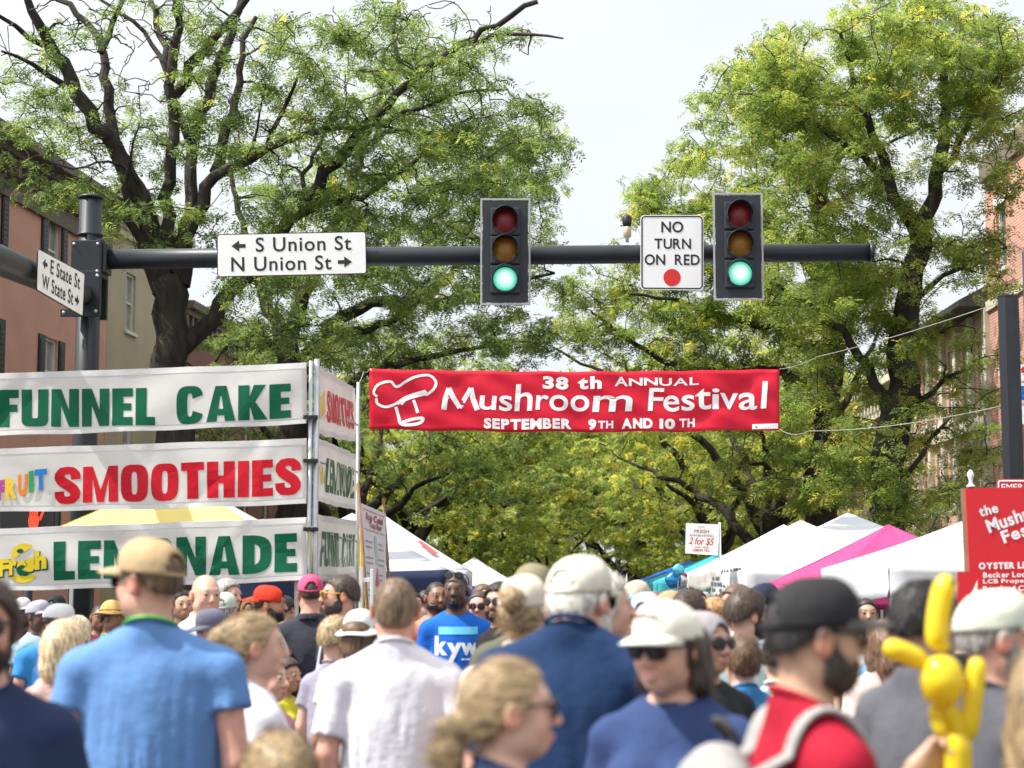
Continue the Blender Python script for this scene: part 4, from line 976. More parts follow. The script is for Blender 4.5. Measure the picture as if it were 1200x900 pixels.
# side, going back
def sidec(y00, y01, y10, y11): return (P(372.5, y01, DF + .12), P(416.5, y11, DK - .05), P(417, y10, DK - .05), P(371.5, y00, DF + .12))
i1 = Ink().text('SMOOTHIES', .22, .22, .94, .72, nx=8, block=True); i2 = Ink().text('FRUIT', .03, .30, .19, .62, bold=.05, rot=.2, aspect=5)
vinyl_banner('white banner with red SMOOTHIES seen edge on, topmost on the side of the rack', sidec(428, 508, 455, 518), 6, [('lettering', ink_red, i1), ('fruit_lettering', ink_yellow, i2)])
i1 = Ink().text('LEMONADE', .20, .18, .93, .74, nx=8, block=True); i2 = Ink().text('Fresh', .03, .3, .18, .62, bold=.04, rot=.2, aspect=5)
vinyl_banner('white banner with green LEMONADE seen edge on, middle of the side of the rack', sidec(512, 587, 532, 597), 7, [('lettering', ink_green, i1), ('fresh_lettering', ink_yellow, i2)])
i1 = Ink().text('FUNNEL CAKE', .08, .2, .94, .76, nx=10, block=True)
vinyl_banner('white banner with green FUNNEL CAKE seen edge on, lowest on the side of the rack', sidec(602.5, 679, 610, 677), 8, [('lettering', ink_green, i1)])

# canopies -------------------------------------------------------------------------------
def fabric(name, c): return M_(name, c, .75, var=.05, vscale=3, bump=.25, bscale=7, trans=.18)
def canopy_tent(label, cx, cy, w_, d_, eave, peak, val, mats, rz=0.0, sag=.10, legs=True, seed=1, group=None, vm=None, lean=(0, 0)):
    """mats: fabric of the four sides front, right, back, left (local -Y, +X, +Y, -X)"""
    o = empty('canopy_tent', (cx, cy, 0), rz, label, 'tent', group)
    hw, hd = w_ / 2, d_ / 2; C = [(-hw, -hd), (hw, -hd), (hw, hd), (-hw, hd)]; pk = Vector((lean[0], lean[1], peak)); g = np.random.default_rng(seed)
    ph = g.uniform(0, 6.28, 6)
    m = MB(); msl = []
    for s in range(4):
        a, b = C[s], C[(s+1) % 4]
        A, B = Vector((a[0], a[1], eave)), Vector((b[0], b[1], eave))
        def fn(u, v, A=A, B=B, s=s):
            e = A.lerp(B, u); p = e.lerp(pk, v); q = math.sin(math.pi * u) * (1 - v)
            p.z -= sag * math.sin(math.pi * v) * (.35 + .65 * math.sin(math.pi * u)) + .03 * q * (1 - v) + .006 * math.sin(14 * u + ph[s]) * math.sin(math.pi * v)
            return p
        n0 = len(m.f); m.grid(fn, 14, 10); msl += [s] * (len(m.f) - n0)
    me = m.mesh('canopy'); uniq = list(dict.fromkeys(mats))
    for u_ in uniq: me.materials.append(u_)
    for p, s in zip(me.polygons, msl): p.material_index = uniq.index(mats[s])
    solidify(link('canopy', me, None, o), .004, 1)
    v_ = MB(); msl = []
    for s in range(4):
        a, b = C[s], C[(s+1) % 4]; nrm = Vector(((a[0]+b[0]), (a[1]+b[1]), 0)).normalized()
        def fv(u, v, a=a, b=b, nrm=nrm, s=s):
            p = Vector((a[0] + (b[0]-a[0])*u, a[1] + (b[1]-a[1])*u, eave - .03 * math.sin(math.pi*u) * (1) - val * v)); return p + nrm * (.004 + (.012 * math.sin(u * 21 + ph[s]) + .012 * math.sin(v * 9 + u * 5 + ph[s])) * v)
        n0 = len(v_.f); v_.grid(fv, 24, 4); msl += [s] * (len(v_.f) - n0)
    me = v_.mesh('valance'); vmats = [vm] * 4 if vm else mats; uniq = list(dict.fromkeys(vmats))
    for u_ in uniq: me.materials.append(u_)
    for p, s in zip(me.polygons, msl): p.material_index = uniq.index(vmats[s])
    solidify(link('valance', me, None, o), .003, 0)
    for x, y in C:
        MB().box((x * .985 - .02, y * .985 - .02, 0), (x * .985 + .02, y * .985 + .02, eave - .02)).build('leg', M_('white leg', (.6, .6, .6), .4, .3), o)
    return o
WHT = fabric('white canopy cloth', (.62, .63, .65)); CRM = fabric('cream canopy cloth', (.52, .505, .46)); PNK = fabric('magenta canopy cloth', (.52, .055, .20)); TEA = fabric('turquoise canopy cloth', (.05, .42, .46))
YEL = fabric('yellow canopy cloth', (.78, .62, .06)); PYL = fabric('pale yellow canopy cloth', (.82, .68, .22)); NAV = fabric('navy canopy cloth', (.015, .025, .08))
# stand roof: seen over the LEMONADE banner
zr = P(200, 556, 19.4).z
canopy_tent('yellow and white canopy roof over the lemonade stand', -3.50, 19.65, 2.9, 3.0, 2.10, zr, .25, [PYL, WHT, YEL, YEL], sag=.03, seed=3)
for x0, D0, nm in ((357, 18.6, 'yellow side curtain hanging beside the lemonade banner'), (420, 22.6, 'yellow curtain strip hanging behind the side banners')):
    a = P(x0, 617, D0); b = P(x0 + 8, 690, D0)
    tag(solidify(MB().grid(lambda u, v: (a.x + .075 * u, D0 + .012 * math.sin(9 * u), a.z + (1.0 - a.z) * v), 6, 8).build('side_curtain', YEL), .004, 0), nm, 'curtain')
# right side of the street, from near to far
xl = 2.84
canopy_tent('white canopy tent behind the red signboard, nearest on the right', xl + 1.55, 15.75, 3.1, 3.1, 1.93, 2.56, .25, [WHT] * 4, seed=4, group='canopy tents on the right')
canopy_tent('magenta canopy tent between two white tents', xl + .98, 19.1, 2.05, 2.9, 1.82, 2.40, .24, [PNK] * 4, seed=5, group='canopy tents on the right', sag=.06)
canopy_tent('white canopy tent with steep peak behind the magenta tent', xl + 1.5, 24.3, 3.05, 3.3, 2.0, 2.74, .3, [WHT] * 4, seed=6, group='canopy tents on the right', sag=.05)
canopy_tent('cream canopy tent behind the steep white tent', xl + 1.5, 28.3, 3.05, 3.2, 2.05, 2.80, .28, [CRM] * 4, seed=7, group='canopy tents on the right', sag=.05)
canopy_tent('pale tent peeking between the cream and the white tents', xl + 1.75, 31.8, 3.05, 3.1, 2.05, 2.86, .28, [WHT] * 4, seed=17, group='canopy tents on the right', sag=.05)
canopy_tent('turquoise canopy tent far down on the right', 4.0, 36.5, 2.6, 3.0, 1.95, 2.48, .3, [TEA] * 4, seed=8, group='canopy tents on the right', sag=.04)
canopy_tent('deep blue tent beyond the turquoise tent', 3.9, 41.5, 2.6, 3.0, 1.9, 2.42, .3, [fabric('blue canopy cloth', (.02, .14, .5))] * 4, seed=9, group='canopy tents on the right', sag=.04)
# left side
canopy_tent('white canopy tent with navy valance right of the lemonade stand', -2.15, 25.3, 2.7, 3.2, 2.0, 2.78, .42, [WHT] * 4, seed=10, vm=NAV, group='canopy tents on the left', sag=.06)
tr_ = canopy_tent('white canopy tent with red mark behind the navy edged tent', -2.05, 29.4, 2.8, 3.0, 2.05, 2.95, .4, [WHT] * 4, seed=11, group='canopy tents on the left', sag=.05)
canopy_tent('small white canopy tent farthest down on the left', -.92, 46, 2.2, 2.6, 1.9, 2.58, .3, [WHT] * 4, seed=12, vm=NAV, group='canopy tents on the left', sag=.05)
m = MB(); V = []
for u, v in ((.90, .46), (.945, .46), (.95, .24), (.905, .24)):
    p = Vector((-1.4, -1.5, 2.05)).lerp(Vector((1.4, -1.5, 2.05)), u).lerp(Vector((0, 0, 2.95)), v); V.append(p + Vector((0, -.03, .03)))
solidify(m.add(V, [(0, 1, 2, 3)]).build('red_mark', M_('faded red print', (.55, .06, .06), .6), tr_), .003, 0)
# hanging wares on the cream tent side
o = empty('hanging_wares', (0,0,0), 0, 'clear sheet of small dark and white wares hung on a tent side', 'display')
S, n = panel(P(832, 700, 26.2), P(874, 708, 23.2), P(874, 664, 23.2), P(836, 668, 26.2))
solidify(MB().grid(lambda u, v: S(u, v), 8, 6).build('sheet', M_('milky plastic sheet', (.55, .55, .56), .25, var=.2, vscale=12), o), .004, -1)
ink = Ink(); g = np.random.default_rng(4)
for i in range(11):
    for j in range(5):
        if g.random() < .75: u, v = (i + .5 + g.normal(0, .12)) / 11, (j + .45) / 5; q, hh = .028 * g.uniform(.5, 1.2), .07 * g.uniform(.5, 1.2); ink.raw([(u - q, v - hh), (u + q, v - hh), (u + q, v + hh), (u - q, v + hh)], [(0,1,2,3)])
S2, _ = panel(P(832, 700, 26.2), P(874, 708, 23.2), P(874, 664, 23.2), P(836, 668, 26.2), lift=.01); ink.build('wares', S2, M_('dark wares', (.10, .10, .13), .6, var=.4, vscale=20), o)

# price sign on a pole, photo 803-843 x 613-650
D = 27.5; o = empty('price_sign', (0,0,0), 0, 'white sign reading 2 for $5 on a thin pole by the tents', 'sign')
cs = [P(x, y, D) for x, y in ((803, 648.5), (841.5, 651), (843, 614.5), (804, 613))]
S, n = panel(*cs); rounded(S, n, .02, 1.05, .02, 'board', white_paint, o); S2, _ = panel(*cs, lift=.005)
Ink().text('2 for $5', .10, .28, .86, .54, bold=.012, shear=.25).text('FRESH', .25, .70, .70, .80, bold=.02).text('LEMON TEA', .22, .09, .74, .17, bold=.03).build('red_lettering', S2, M_('brick red ink', (.55, .05, .02), .5), o)
Ink().text('homemade cold drinks', .12, .58, .84, .66, bold=.01).text('with refills', .28, .20, .70, .26, bold=.01).stroke([(.36, .86), (.40, .92), (.44, .85), (.50, .91), (.56, .85)], .015).build('grey_lettering', S2, M_('grey green ink', (.12, .16, .14), .5), o)
c = P(842.5, 650, D); MB().tube([(c.x + .02, D + .03, 0), (c.x + .02, D + .03, c.z + .47)], .018, 8).build('pole', M_('white pole', (.65, .65, .65), .4), o)

# menu board beside the rack, photo 421-455 x 588-705
o = empty('menu_board', (0,0,0), 0, 'tall white menu board with red triangle held between two wooden sticks', 'menu board')
cs = [P(x, y, D) for x, y, D in ((430, 712, 17.6), (453, 712, 20.2), (452, 602, 20.2), (422, 589, 17.6))]
S, n = panel(*cs); rounded(S, n, .005, .35, .01, 'board', M_('white menu sheet', (.70, .67, .70), .5), o); S2, _ = panel(*cs, lift=.004)
Ink().text('Ice Cold', .2, .86, .85, .93, bold=.03).text('Tea Bar', .3, .79, .8, .855, bold=.03).stroke([(.08, .76), (.92, .765)], .006, .35).stroke([(.08, .955), (.92, .955)], .006, .35).build('heading', S2, M_('dull red ink', (.36, .05, .08), .5), o)
ink = Ink(); g = np.random.default_rng(9)
for j, v in enumerate(np.linspace(.70, .12, 12)):
    if j % 3: ink.stroke([(.10, v), (.10 + g.uniform(.2, .30), v)], .014, .35); ink.stroke([(.62, v), (.62 + g.uniform(.15, .28), v)], .014, .35)
ink.build('menu_lines', S2, M_('faded grey ink', (.30, .29, .33), .5), o)
Ink().poly([(.46, .22), (.62, .22), (.55, .42)]).build('red_triangle', S2, M_('faded red ink', (.62, .10, .12), .5), o)
Ink().poly([(.46, .44), (.60, .44), (.58, .72), (.47, .72)]).build('green_block', S2, M_('faded mint ink', (.42, .55, .50), .5), o)
wood = M_('raw wood', (.22, .13, .075), .8, var=.35, vscale=8)
for (x0, y0, x1, y1, D) in ((419, 566, 430, 712, 17.55), (449, 585, 458, 712, 20.25)):
    a, b = P(x0, y0, D), P(x1, y1, D); b = b + (b - a) * 1.15; b.z = max(b.z, .02); MB().tube([a, b], .017, 8).build('stick', wood, o)
c = P(425, 695, 17.4)
tag(MB().bevbox((c.x - .03, 17.37, 0.), (c.x + .0, 17.41, c.z + .24), .004).bevbox((c.x + .07, 17.37, 0.), (c.x + .10, 17.41, c.z + .22), .004).bevbox((c.x, 17.375, c.z + .1), (c.x + .07, 17.405, c.z + .14), .004).bevbox((c.x, 17.375, c.z - .25), (c.x + .07, 17.405, c.z - .21), .004).build('step_ladder', M_('white ladder', (.7, .7, .7), .5)), 'narrow white ladder frame leaning at the foot of the menu board', 'ladder')

# red sponsor signboard on the right ---------------------------------------------------------
D = 13.0; o = empty('sponsor_signboard', (0,0,0), 0, 'large red two sided signboard listing mushroom festival sponsors', 'signboard')
cs = [P(x, y, D) for x, y in ((1141, 760, ), (1262, 757), (1262, 570), (1131.5, 572))]
S, n = panel(*cs); rd = M_('signboard red', (.66, .018, .028), .45, var=.05); rounded(S, n, .003, .65, .02, 'front_panel', rd, o); S2, _ = panel(*cs, lift=.004)
bx = lambda x, y: ((x - 1131.5 - (760 - y) * 0 - (y - 572) / 188 * 9.5) / (130.5 - (y - 572) / 188 * 9.5), (760 - y) / 188)
ink = Ink()
def stext(t, x0, y0, x1, y1, bold, rot=0.0, shear=0):
    (u0, v0), (u1, v1) = bx(x0, y1), bx(x1, y0); ink.text(t, u0, v0, u1, v1, bold=bold, rot=rot, aspect=.67, shear=shear)
stext('the', 1147, 592, 1169, 604, .03, .24); stext('Mushroom', 1154, 596, 1246, 612, .03, .32); stext('Festival', 1172, 612, 1248, 627, .03, .32)
stext('OYSTER LEVEL', 1147, 660, 1222, 668, .055)
for k, t in enumerate(('Becker Locksmith', 'LCB Properties', 'Portland Concrete', 'Southmill and Sons', 'Union Hardware')): stext(t, 1152, 671.5 + k * 8, 1152 + 4.9 * len(t), 678 + k * 8, .035)
ink.build('lettering', S2, ink_white, o)
back = [P(x, y, D + .55) for x, y in ((1138, 760), (1262, 757), (1262, 571), (1130, 573))]
cb_m = M_('raw cardboard edge', (.36, .25, .15), .9, var=.15)
Sb, nb = panel(*[Vector(p) for p in back]); rounded(Sb, nb, .003, .65, .02, 'back_panel', M_('cardboard', (.40, .29, .18), .9), o)
a, b = cs[3], cs[0]
MB().add([a + Vector((-.03,.025,0)), a + Vector((0.0,.025,0)), b + Vector((0,.025,0)), b + Vector((-.03,.025,0)), a + Vector((-.045,.5,-.005)), b + Vector((-.02,.5,0))], [(0,1,2,3)]).build('edge_strip', cb_m, o)
for dx in (.15, .62):
    p = cs[0].lerp(cs[1], dx); MB().box((p.x - .04, D + .08, 0), (p.x + .04, D + .16, p.z + .1)).build('prop_leg', wood, o)
D = 11.2; cs = [P(x, y, D) for x, y in ((1123, 716), (1148, 716), (1147, 670), (1122, 670))]
o = empty('red_placard', (0,0,0), 0, 'small red placard with white mushroom mark below the signboard', 'placard'); S, n = panel(*cs); rounded(S, n, .01, .54, .01, 'board', rd, o); S2, _ = panel(*cs, lift=.004)
ink = Ink(); ink.poly([(.93, .80), (.90, .32), (.55, .12), (.42, .24), (.62, .45)]); ink.stroke([(.40, .2), (.30, .12), (.42, .08), (.55, .1)], .04, .54); ink.build('mushroom_mark', S2, ink_white, o)
p = cs[0].lerp(cs[1], .5); MB().box((p.x - .02, D + .012, 0), (p.x + .02, D + .04, p.z + .2)).build('stake', wood, o)

# white finial of a street lamp, pedestrian hand, foil balloons ---------------------------------
D = 30; c = P(1141, 690, D); o = empty('street_lamp', (c.x, D, 0), 0, 'ornate street lamp with small white finial globe among the right trees', 'street lamp')
z = P(1141, 571, D).z
MB().tube([(0,0,0), (0,0,.5), (0,0,.55), (0,0,z)], [.13, .11, .06, .05], 14).build('post', dark_steel, o)
MB().tube([(0,0,z), (0,0,z+.03), (0,0,z+.05), (0,0,z+.09), (0,0,z+.14), (0,0,z+.20), (0,0,z+.24), (0,0,z+.28)], [.07, .07, .035, .028, .035, .06, .045, .012], 14).build('finial', white_paint, o)
D = 25.0; c = P(42, 604, D); o = empty('pedestrian_signal', c, 0, 'black pedestrian signal glowing with a red hand between the banners', 'pedestrian signal')
MB().bevbox((-.48, 0, -.24), (.26, .2, .26), .02).build('housing', black_ink, o)
ink = Ink(); ink.poly([(.30, .05), (.66, .05), (.76, .40), (.70, .44), (.30, .50), (.24, .30)])
for x0, x1, y1 in ((.30, .37, .90), (.40, .47, .97), (.50, .57, .95), (.60, .67, .85)): ink.raw([(x0, .46), (x1, .46), (x1, y1), (x0, y1)], [(0,1,2,3)])
ink.raw([(.70, .36), (.80, .30), (.98, .66), (.90, .70)], [(0,1,2,3)])
Sh, _ = panel((-.17, -.012, -.19), (.13, -.012, -.19), (.13, -.012, .21), (-.17, -.012, .21)); ink.build('hand', Sh, mat('lit red hand', (.5, .03, .01), .4, var=.4, vscale=70, emit=(1, .06, .02), estr=.75), o)
MB().tube([(-.1, .1, -.24), (-.1, .1, -c.z)], .06, 12).build('post', dark_steel, o)
g = np.random.default_rng(6); D = 30
for k, (x, y, r, col, lab) in enumerate(((795, 668, .10, (.10, .45, .62), 'shiny pale blue foil balloon topmost of the bunch'), (789, 680, .13, (.04, .22, .55), 'shiny deep blue foil balloon at the left of the bunch'), (797, 682, .12, (.62, .60, .62), 'shiny silver white foil balloon in the middle of the bunch'), (801, 675, .06, (.55, .03, .05), 'small red foil balloon beside the silver one'))):
    c = P(x, y, D + .1 * k); b = empty('foil_balloon', c, 0, lab, 'balloon', 'foil balloons by the turquoise tent')
    m = MB(); m.grid(lambda u, v: (r * math.sin(math.pi * v) * math.cos(6.2832 * u) * (1 + .06 * math.sin(30 * u)), r * .55 * math.cos(math.pi * v) , r * math.sin(math.pi * v) * math.sin(6.2832 * u) * (1 + .06 * math.sin(30 * u))), 30, 10, closed_u=True).build('envelope', M_('foil ' + lab[:16], col, .18, .55, var=.2, vscale=9), b)
    MB().tube([(0, 0, -r), (.05 * (k - 1), 0, -r - .9)], .004, 5).build('string', rope_m, b)
# ------------------------------------------------------------------ figures: signed distance fields -> one continuous surface
def axis(segs):
    o_ = []
    for a, b, h in segs:
        n = max(1, int(round((b - a) / h))); o_ += list(np.linspace(a, b, n, endpoint=False))
    o_.append(segs[-1][1]); return np.array(o_, np.float32)
class Field:
    def __init__(s, xs, ys, zs):
        s.ax = (xs, ys, zs); s.F = np.full((len(xs), len(ys), len(zs)), 1.0, np.float32)
    def sub(s, lo, hi):
        return tuple(slice(max(0, int(np.searchsorted(a, l)) - 1), min(len(a), int(np.searchsorted(a, h)) + 1)) for a, l, h in zip(s.ax, lo, hi))
    def pts(s, sl):
        return np.meshgrid(*[a[q] for a, q in zip(s.ax, sl)], indexing='ij', sparse=True)
    def put(s, fn, lo, hi, k=.02, mg=.05, mode='u'):
        sl = s.sub([l - mg - k for l in lo], [h + mg + k for h in hi]); X, Y, Z = s.pts(sl)
        if X.size == 0 or Y.size == 0 or Z.size == 0: return
        d = fn(X, Y, Z); A = s.F[sl]
        if mode == 'u': h = np.maximum(k - np.abs(A - d), 0) / max(k, 1e-6); s.F[sl] = np.minimum(A, d) - h * h * k * .25
        else: d = -d; h = np.maximum(k - np.abs(A - d), 0) / max(k, 1e-6); s.F[sl] = np.maximum(A, d) + h * h * k * .25
def ell(c, r):
    c = np.array(c); r = np.array(r)
    def f(X, Y, Z):
        x, y, z = (X - c[0]) / r[0], (Y - c[1]) / r[1], (Z - c[2]) / r[2]
        k0 = np.sqrt(x*x + y*y + z*z); k1 = np.sqrt((x/r[0])**2 + (y/r[1])**2 + (z/r[2])**2) + 1e-6
        return k0 * (k0 - 1) / k1
    return f, c - r, c + r
def cone(a, b, r1, r2, flat=None):
    a = np.array(a, float); b = np.array(b, float); ab = b - a; L2 = float(ab @ ab) + 1e-9
    def f(X, Y, Z):
        px, py, pz = X - a[0], Y - a[1], Z - a[2]
        t = np.clip((px*ab[0] + py*ab[1] + pz*ab[2]) / L2, 0, 1)
        return np.sqrt((px - t*ab[0])**2 + (py - t*ab[1])**2 + (pz - t*ab[2])**2) - (r1 + (r2 - r1) * t)
    m = max(r1, r2); return f, np.minimum(a, b) - m, np.maximum(a, b) + m
def snets(F, ax):
    """surface nets on a rectilinear grid"""
    xs, ys, zs = ax; s = F < 0
    c = [s[i:F.shape[0]-1+i, j:F.shape[1]-1+j, k:F.shape[2]-1+k] for i in (0,1) for j in (0,1) for k in (0,1)]
    n = sum(q.astype(np.int8) for q in c); mk = (n > 0) & (n < 8)
    I, J, K = np.nonzero(mk)
    if len(I) == 0: return np.zeros((0, 3)), np.zeros((0, 4), int)
    ids = np.full(mk.shape, -1, np.int32); ids[mk] = np.arange(len(I))
    acc = np.zeros((len(I), 3)); cnt = np.zeros(len(I)); A = (xs, ys, zs)
    for d in range(3):
        for u in (0, 1):
            for v in (0, 1):
                o0 = [0, 0, 0]; e = [q for q in range(3) if q != d]; o0[e[0]] = u; o0[e[1]] = v; o1 = list(o0); o1[d] = 1
                ia, ja, ka = I + o0[0], J + o0[1], K + o0[2]; ib, jb, kb = I + o1[0], J + o1[1], K + o1[2]
                fa, fb = F[ia, ja, ka], F[ib, jb, kb]; cr = (fa < 0) != (fb < 0)
                t = np.where(cr, fa / np.where(np.abs(fa - fb) < 1e-9, 1, fa - fb), 0)
                pa = np.stack([xs[ia], ys[ja], zs[ka]], 1); pb = np.stack([xs[ib], ys[jb], zs[kb]], 1)
                acc += np.where(cr[:, None], pa + (pb - pa) * t[:, None], 0); cnt += cr
    V = acc / cnt[:, None]; Q = []
    for d in range(3):
        a = [slice(None)] * 3; b = [slice(None)] * 3; a[d] = slice(0, -1); b[d] = slice(1, None)
        cr = s[tuple(a)] != s[tuple(b)]; i = np.array(np.nonzero(cr)); inside = s[tuple(a)][cr]
        e = [(d + 1) % 3, (d + 2) % 3]
        ok = (i[e[0]] > 0) & (i[e[1]] > 0) & (i[e[0]] < F.shape[e[0]] - 1) & (i[e[1]] < F.shape[e[1]] - 1)
        i = i[:, ok]; inside = inside[ok]; g = []
        for u, v in ((1, 1), (0, 1), (0, 0), (1, 0)):
            j = i.copy(); j[e[0]] -= u; j[e[1]] -= v; g.append(ids[j[0], j[1], j[2]])
        q = np.stack(g, 1); q[~inside] = q[~inside][:, ::-1]; Q.append(q)
    Q = np.concatenate(Q); return V, Q[(Q >= 0).all(1)]
def waves(seed, n, f, st):
    g = np.random.default_rng(seed); D_ = g.normal(0, 1, (n, 3)) * np.array(st) * f; ph = g.uniform(0, 6.28, n)
    def fn(X, Y, Z):
        w1 = np.sin(X * D_[0, 1] + Y * D_[0, 0] + Z * D_[0, 2] * .6 + ph[0]); o_ = 0
        for k in range(n): o_ = o_ + np.sin(X*D_[k,0] + Y*D_[k,1] + Z*D_[k,2] + ph[k] + 1.1 * w1)
        return o_ / n
    return fn
def hair_noise(seed, amp, st=(1, 1, .22)):
    w1 = waves(seed, 6, 165, st); w2 = waves(seed + 1, 6, 340, st)
    return lambda X, Y, Z: amp * (w1(X, Y, Z) + .5 * w2(X, Y, Z))

# hands: palm, four unequal bent fingers, a thumb from the side; built once per pose
def make_hand(curl, thumb_in):
    h = .0034; F_ = Field(axis([(-.06, .075, h)]), axis([(-.07, .05, h)]), axis([(-.215, .03, h)]))
    F_.put(*cone((0, 0, .02), (0, 0, -.02), .026, .025), .02)
    for x in (-.026, -.009, .009, .026): F_.put(*cone((x*.7, 0, -.02), (x, 0, -.088), .017, .0125), .018)
    for x, ln, sp in ((-.029, .060, -.16), (-.010, .075, -.04), (.010, .079, .05), (.029, .070, .13)):      # little finger ... index
        p = np.array((x, 0, -.085)); a = .15
        for fr, r0, r1 in ((.45, .0100, .0092), (.31, .0092, .0085), (.24, .0085, .0072)):
            a += curl; q = p + ln * fr * np.array((math.sin(sp) * math.cos(a), -math.sin(a), -math.cos(a))); F_.put(*cone(p, q, r0, r1), .004); p = q
    p = np.array((.022, -.006, -.028)); 
    for d, ln, r0, r1 in (((.75, -.25, -.6), .042, .0150, .0125), ((.45, -.45 - thumb_in, -.85), .034, .0120, .0108), ((.1 - thumb_in * .6, -.55 - thumb_in, -.8), .028, .0108, .0085)):
        d = np.array(d) / np.linalg.norm(d); q = p + d * ln; F_.put(*cone(p, q, r0, r1), .010); p = q
    return snets(F_.F, F_.ax)
HAND = {'relaxed': make_hand(.32, .1), 'grip': make_hand(.72, .6)}

def lerp3(a, b, t): return tuple(a[i] + (b[i] - a[i]) * t for i in range(3))
SKIN = {}
def skin_mat(tone):
    if tone in SKIN: return SKIN[tone]
    m, n, p = nodes_of('skin ' + str(len(SKIN))); at = n.nodes.new('ShaderNodeVertexColor'); at.layer_name = 'flesh'
    tcn = n.nodes.new('ShaderNodeTexCoord'); t = n.nodes.new('ShaderNodeTexNoise'); t.inputs['Scale'].default_value = 30; t.inputs['Detail'].default_value = 5; n.links.new(tcn.outputs['Object'], t.inputs['Vector'])
    mr = n.nodes.new('ShaderNodeMapRange'); mr.inputs[3].default_value = .82; mr.inputs[4].default_value = 1.18; n.links.new(t.outputs['Fac'], mr.inputs[0])
    hs = n.nodes.new('ShaderNodeHueSaturation'); n.links.new(at.outputs['Color'], hs.inputs['Color']); n.links.new(mr.outputs[0], hs.inputs['Value']); n.links.new(hs.outputs[0], p.inputs['Base Color'])
    p.inputs['Roughness'].default_value = .48; p.inputs['Subsurface Weight'].default_value = .10; p.inputs['Subsurface Radius'].default_value = (.012, .005, .003); p.inputs['Subsurface Scale'].default_value = .6
    SKIN[tone] = m; return m
def hair_mat(col, light=1.55, comb='z'):
    key = 'hair %s %.3f %.3f %.3f' % ((comb,) + tuple(col))
    if key in _mc: return _mc[key]
    m, n, p = nodes_of(key); tcn = n.nodes.new('ShaderNodeTexCoord'); mp = n.nodes.new('ShaderNodeMapping'); mp.inputs['Scale'].default_value = (1, 1, .16) if comb == 'z' else (1, .2, 1); n.links.new(tcn.outputs['Object'], mp.inputs[0])
    t = n.nodes.new('ShaderNodeTexNoise'); t.inputs['Scale'].default_value = 85; t.inputs['Detail'].default_value = 5; t.inputs['Distortion'].default_value = .6; n.links.new(mp.outputs[0], t.inputs['Vector'])
    r = n.nodes.new('ShaderNodeValToRGB'); e = r.color_ramp.elements; e[0].position = .36; e[0].color = tuple(c * .38 for c in col) + (1,); e[1].position = .64; e[1].color = tuple(min(1, c * light) for c in col) + (1,)
    n.links.new(t.outputs['Fac'], r.inputs[0]); n.links.new(r.outputs[0], p.inputs['Base Color'])
    b = n.nodes.new('ShaderNodeBump'); b.inputs['Strength'].default_value = .6 if comb == 'z' else .3; b.inputs['Distance'].default_value = .006; n.links.new(t.outputs['Fac'], b.inputs['Height']); n.links.new(b.outputs[0], p.inputs['Normal'])
    p.inputs['Roughness'].default_value = .5; _mc[key] = m; return m
def cloth(col, rough=.85, var=.10):
    return M_('cloth %.3f %.3f %.3f' % tuple(col), col, rough, var=var, vscale=5, bump=.30, bscale=24, spec=.2)
def stripe_cloth(name, c1, c2, scale):
    if name in _mc: return _mc[name]
    m, n, p = nodes_of(name); tcn = n.nodes.new('ShaderNodeTexCoord'); w_ = n.nodes.new('ShaderNodeTexWave'); w_.wave_type = 'BANDS'; w_.bands_direction = 'Z'; w_.inputs['Scale'].default_value = scale; w_.inputs['Distortion'].default_value = .8
    n.links.new(tcn.outputs['Object'], w_.inputs['Vector']); r = n.nodes.new('ShaderNodeValToRGB'); e = r.color_ramp.elements; e[0].color = c1 + (1,); e[0].position = .45; e[1].color = c2 + (1,); e[1].position = .55
    n.links.new(w_.outputs['Fac'], r.inputs[0]); n.links.new(r.outputs[0], p.inputs['Base Color']); p.inputs['Roughness'].default_value = .85; _mc[name] = m; return m
eye_m = None
def eye_mat():
    global eye_m
    if eye_m: return eye_m
    m, n, p = nodes_of('eyeball'); tcn = n.nodes.new('ShaderNodeTexCoord'); mp = n.nodes.new('ShaderNodeMapping'); mp.inputs['Scale'].default_value = (1, 0, 1); ln_ = n.nodes.new('ShaderNodeVectorMath'); ln_.operation = 'LENGTH'
    n.links.new(tcn.outputs['Object'], mp.inputs[0]); n.links.new(mp.outputs[0], ln_.inputs[0])
    r = n.nodes.new('ShaderNodeValToRGB'); e = r.color_ramp.elements; r.color_ramp.interpolation = 'CONSTANT'
    e[0].color = (.01, .008, .006, 1); e[1].position = .0028; e[1].color = (.07, .04, .02, 1); x = e.new(.0062); x.color = (.40, .36, .34, 1)
    n.links.new(ln_.outputs['Value'], r.inputs[0]); n.links.new(r.outputs[0], p.inputs['Base Color']); p.inputs['Roughness'].default_value = .12; eye_m = m; return m

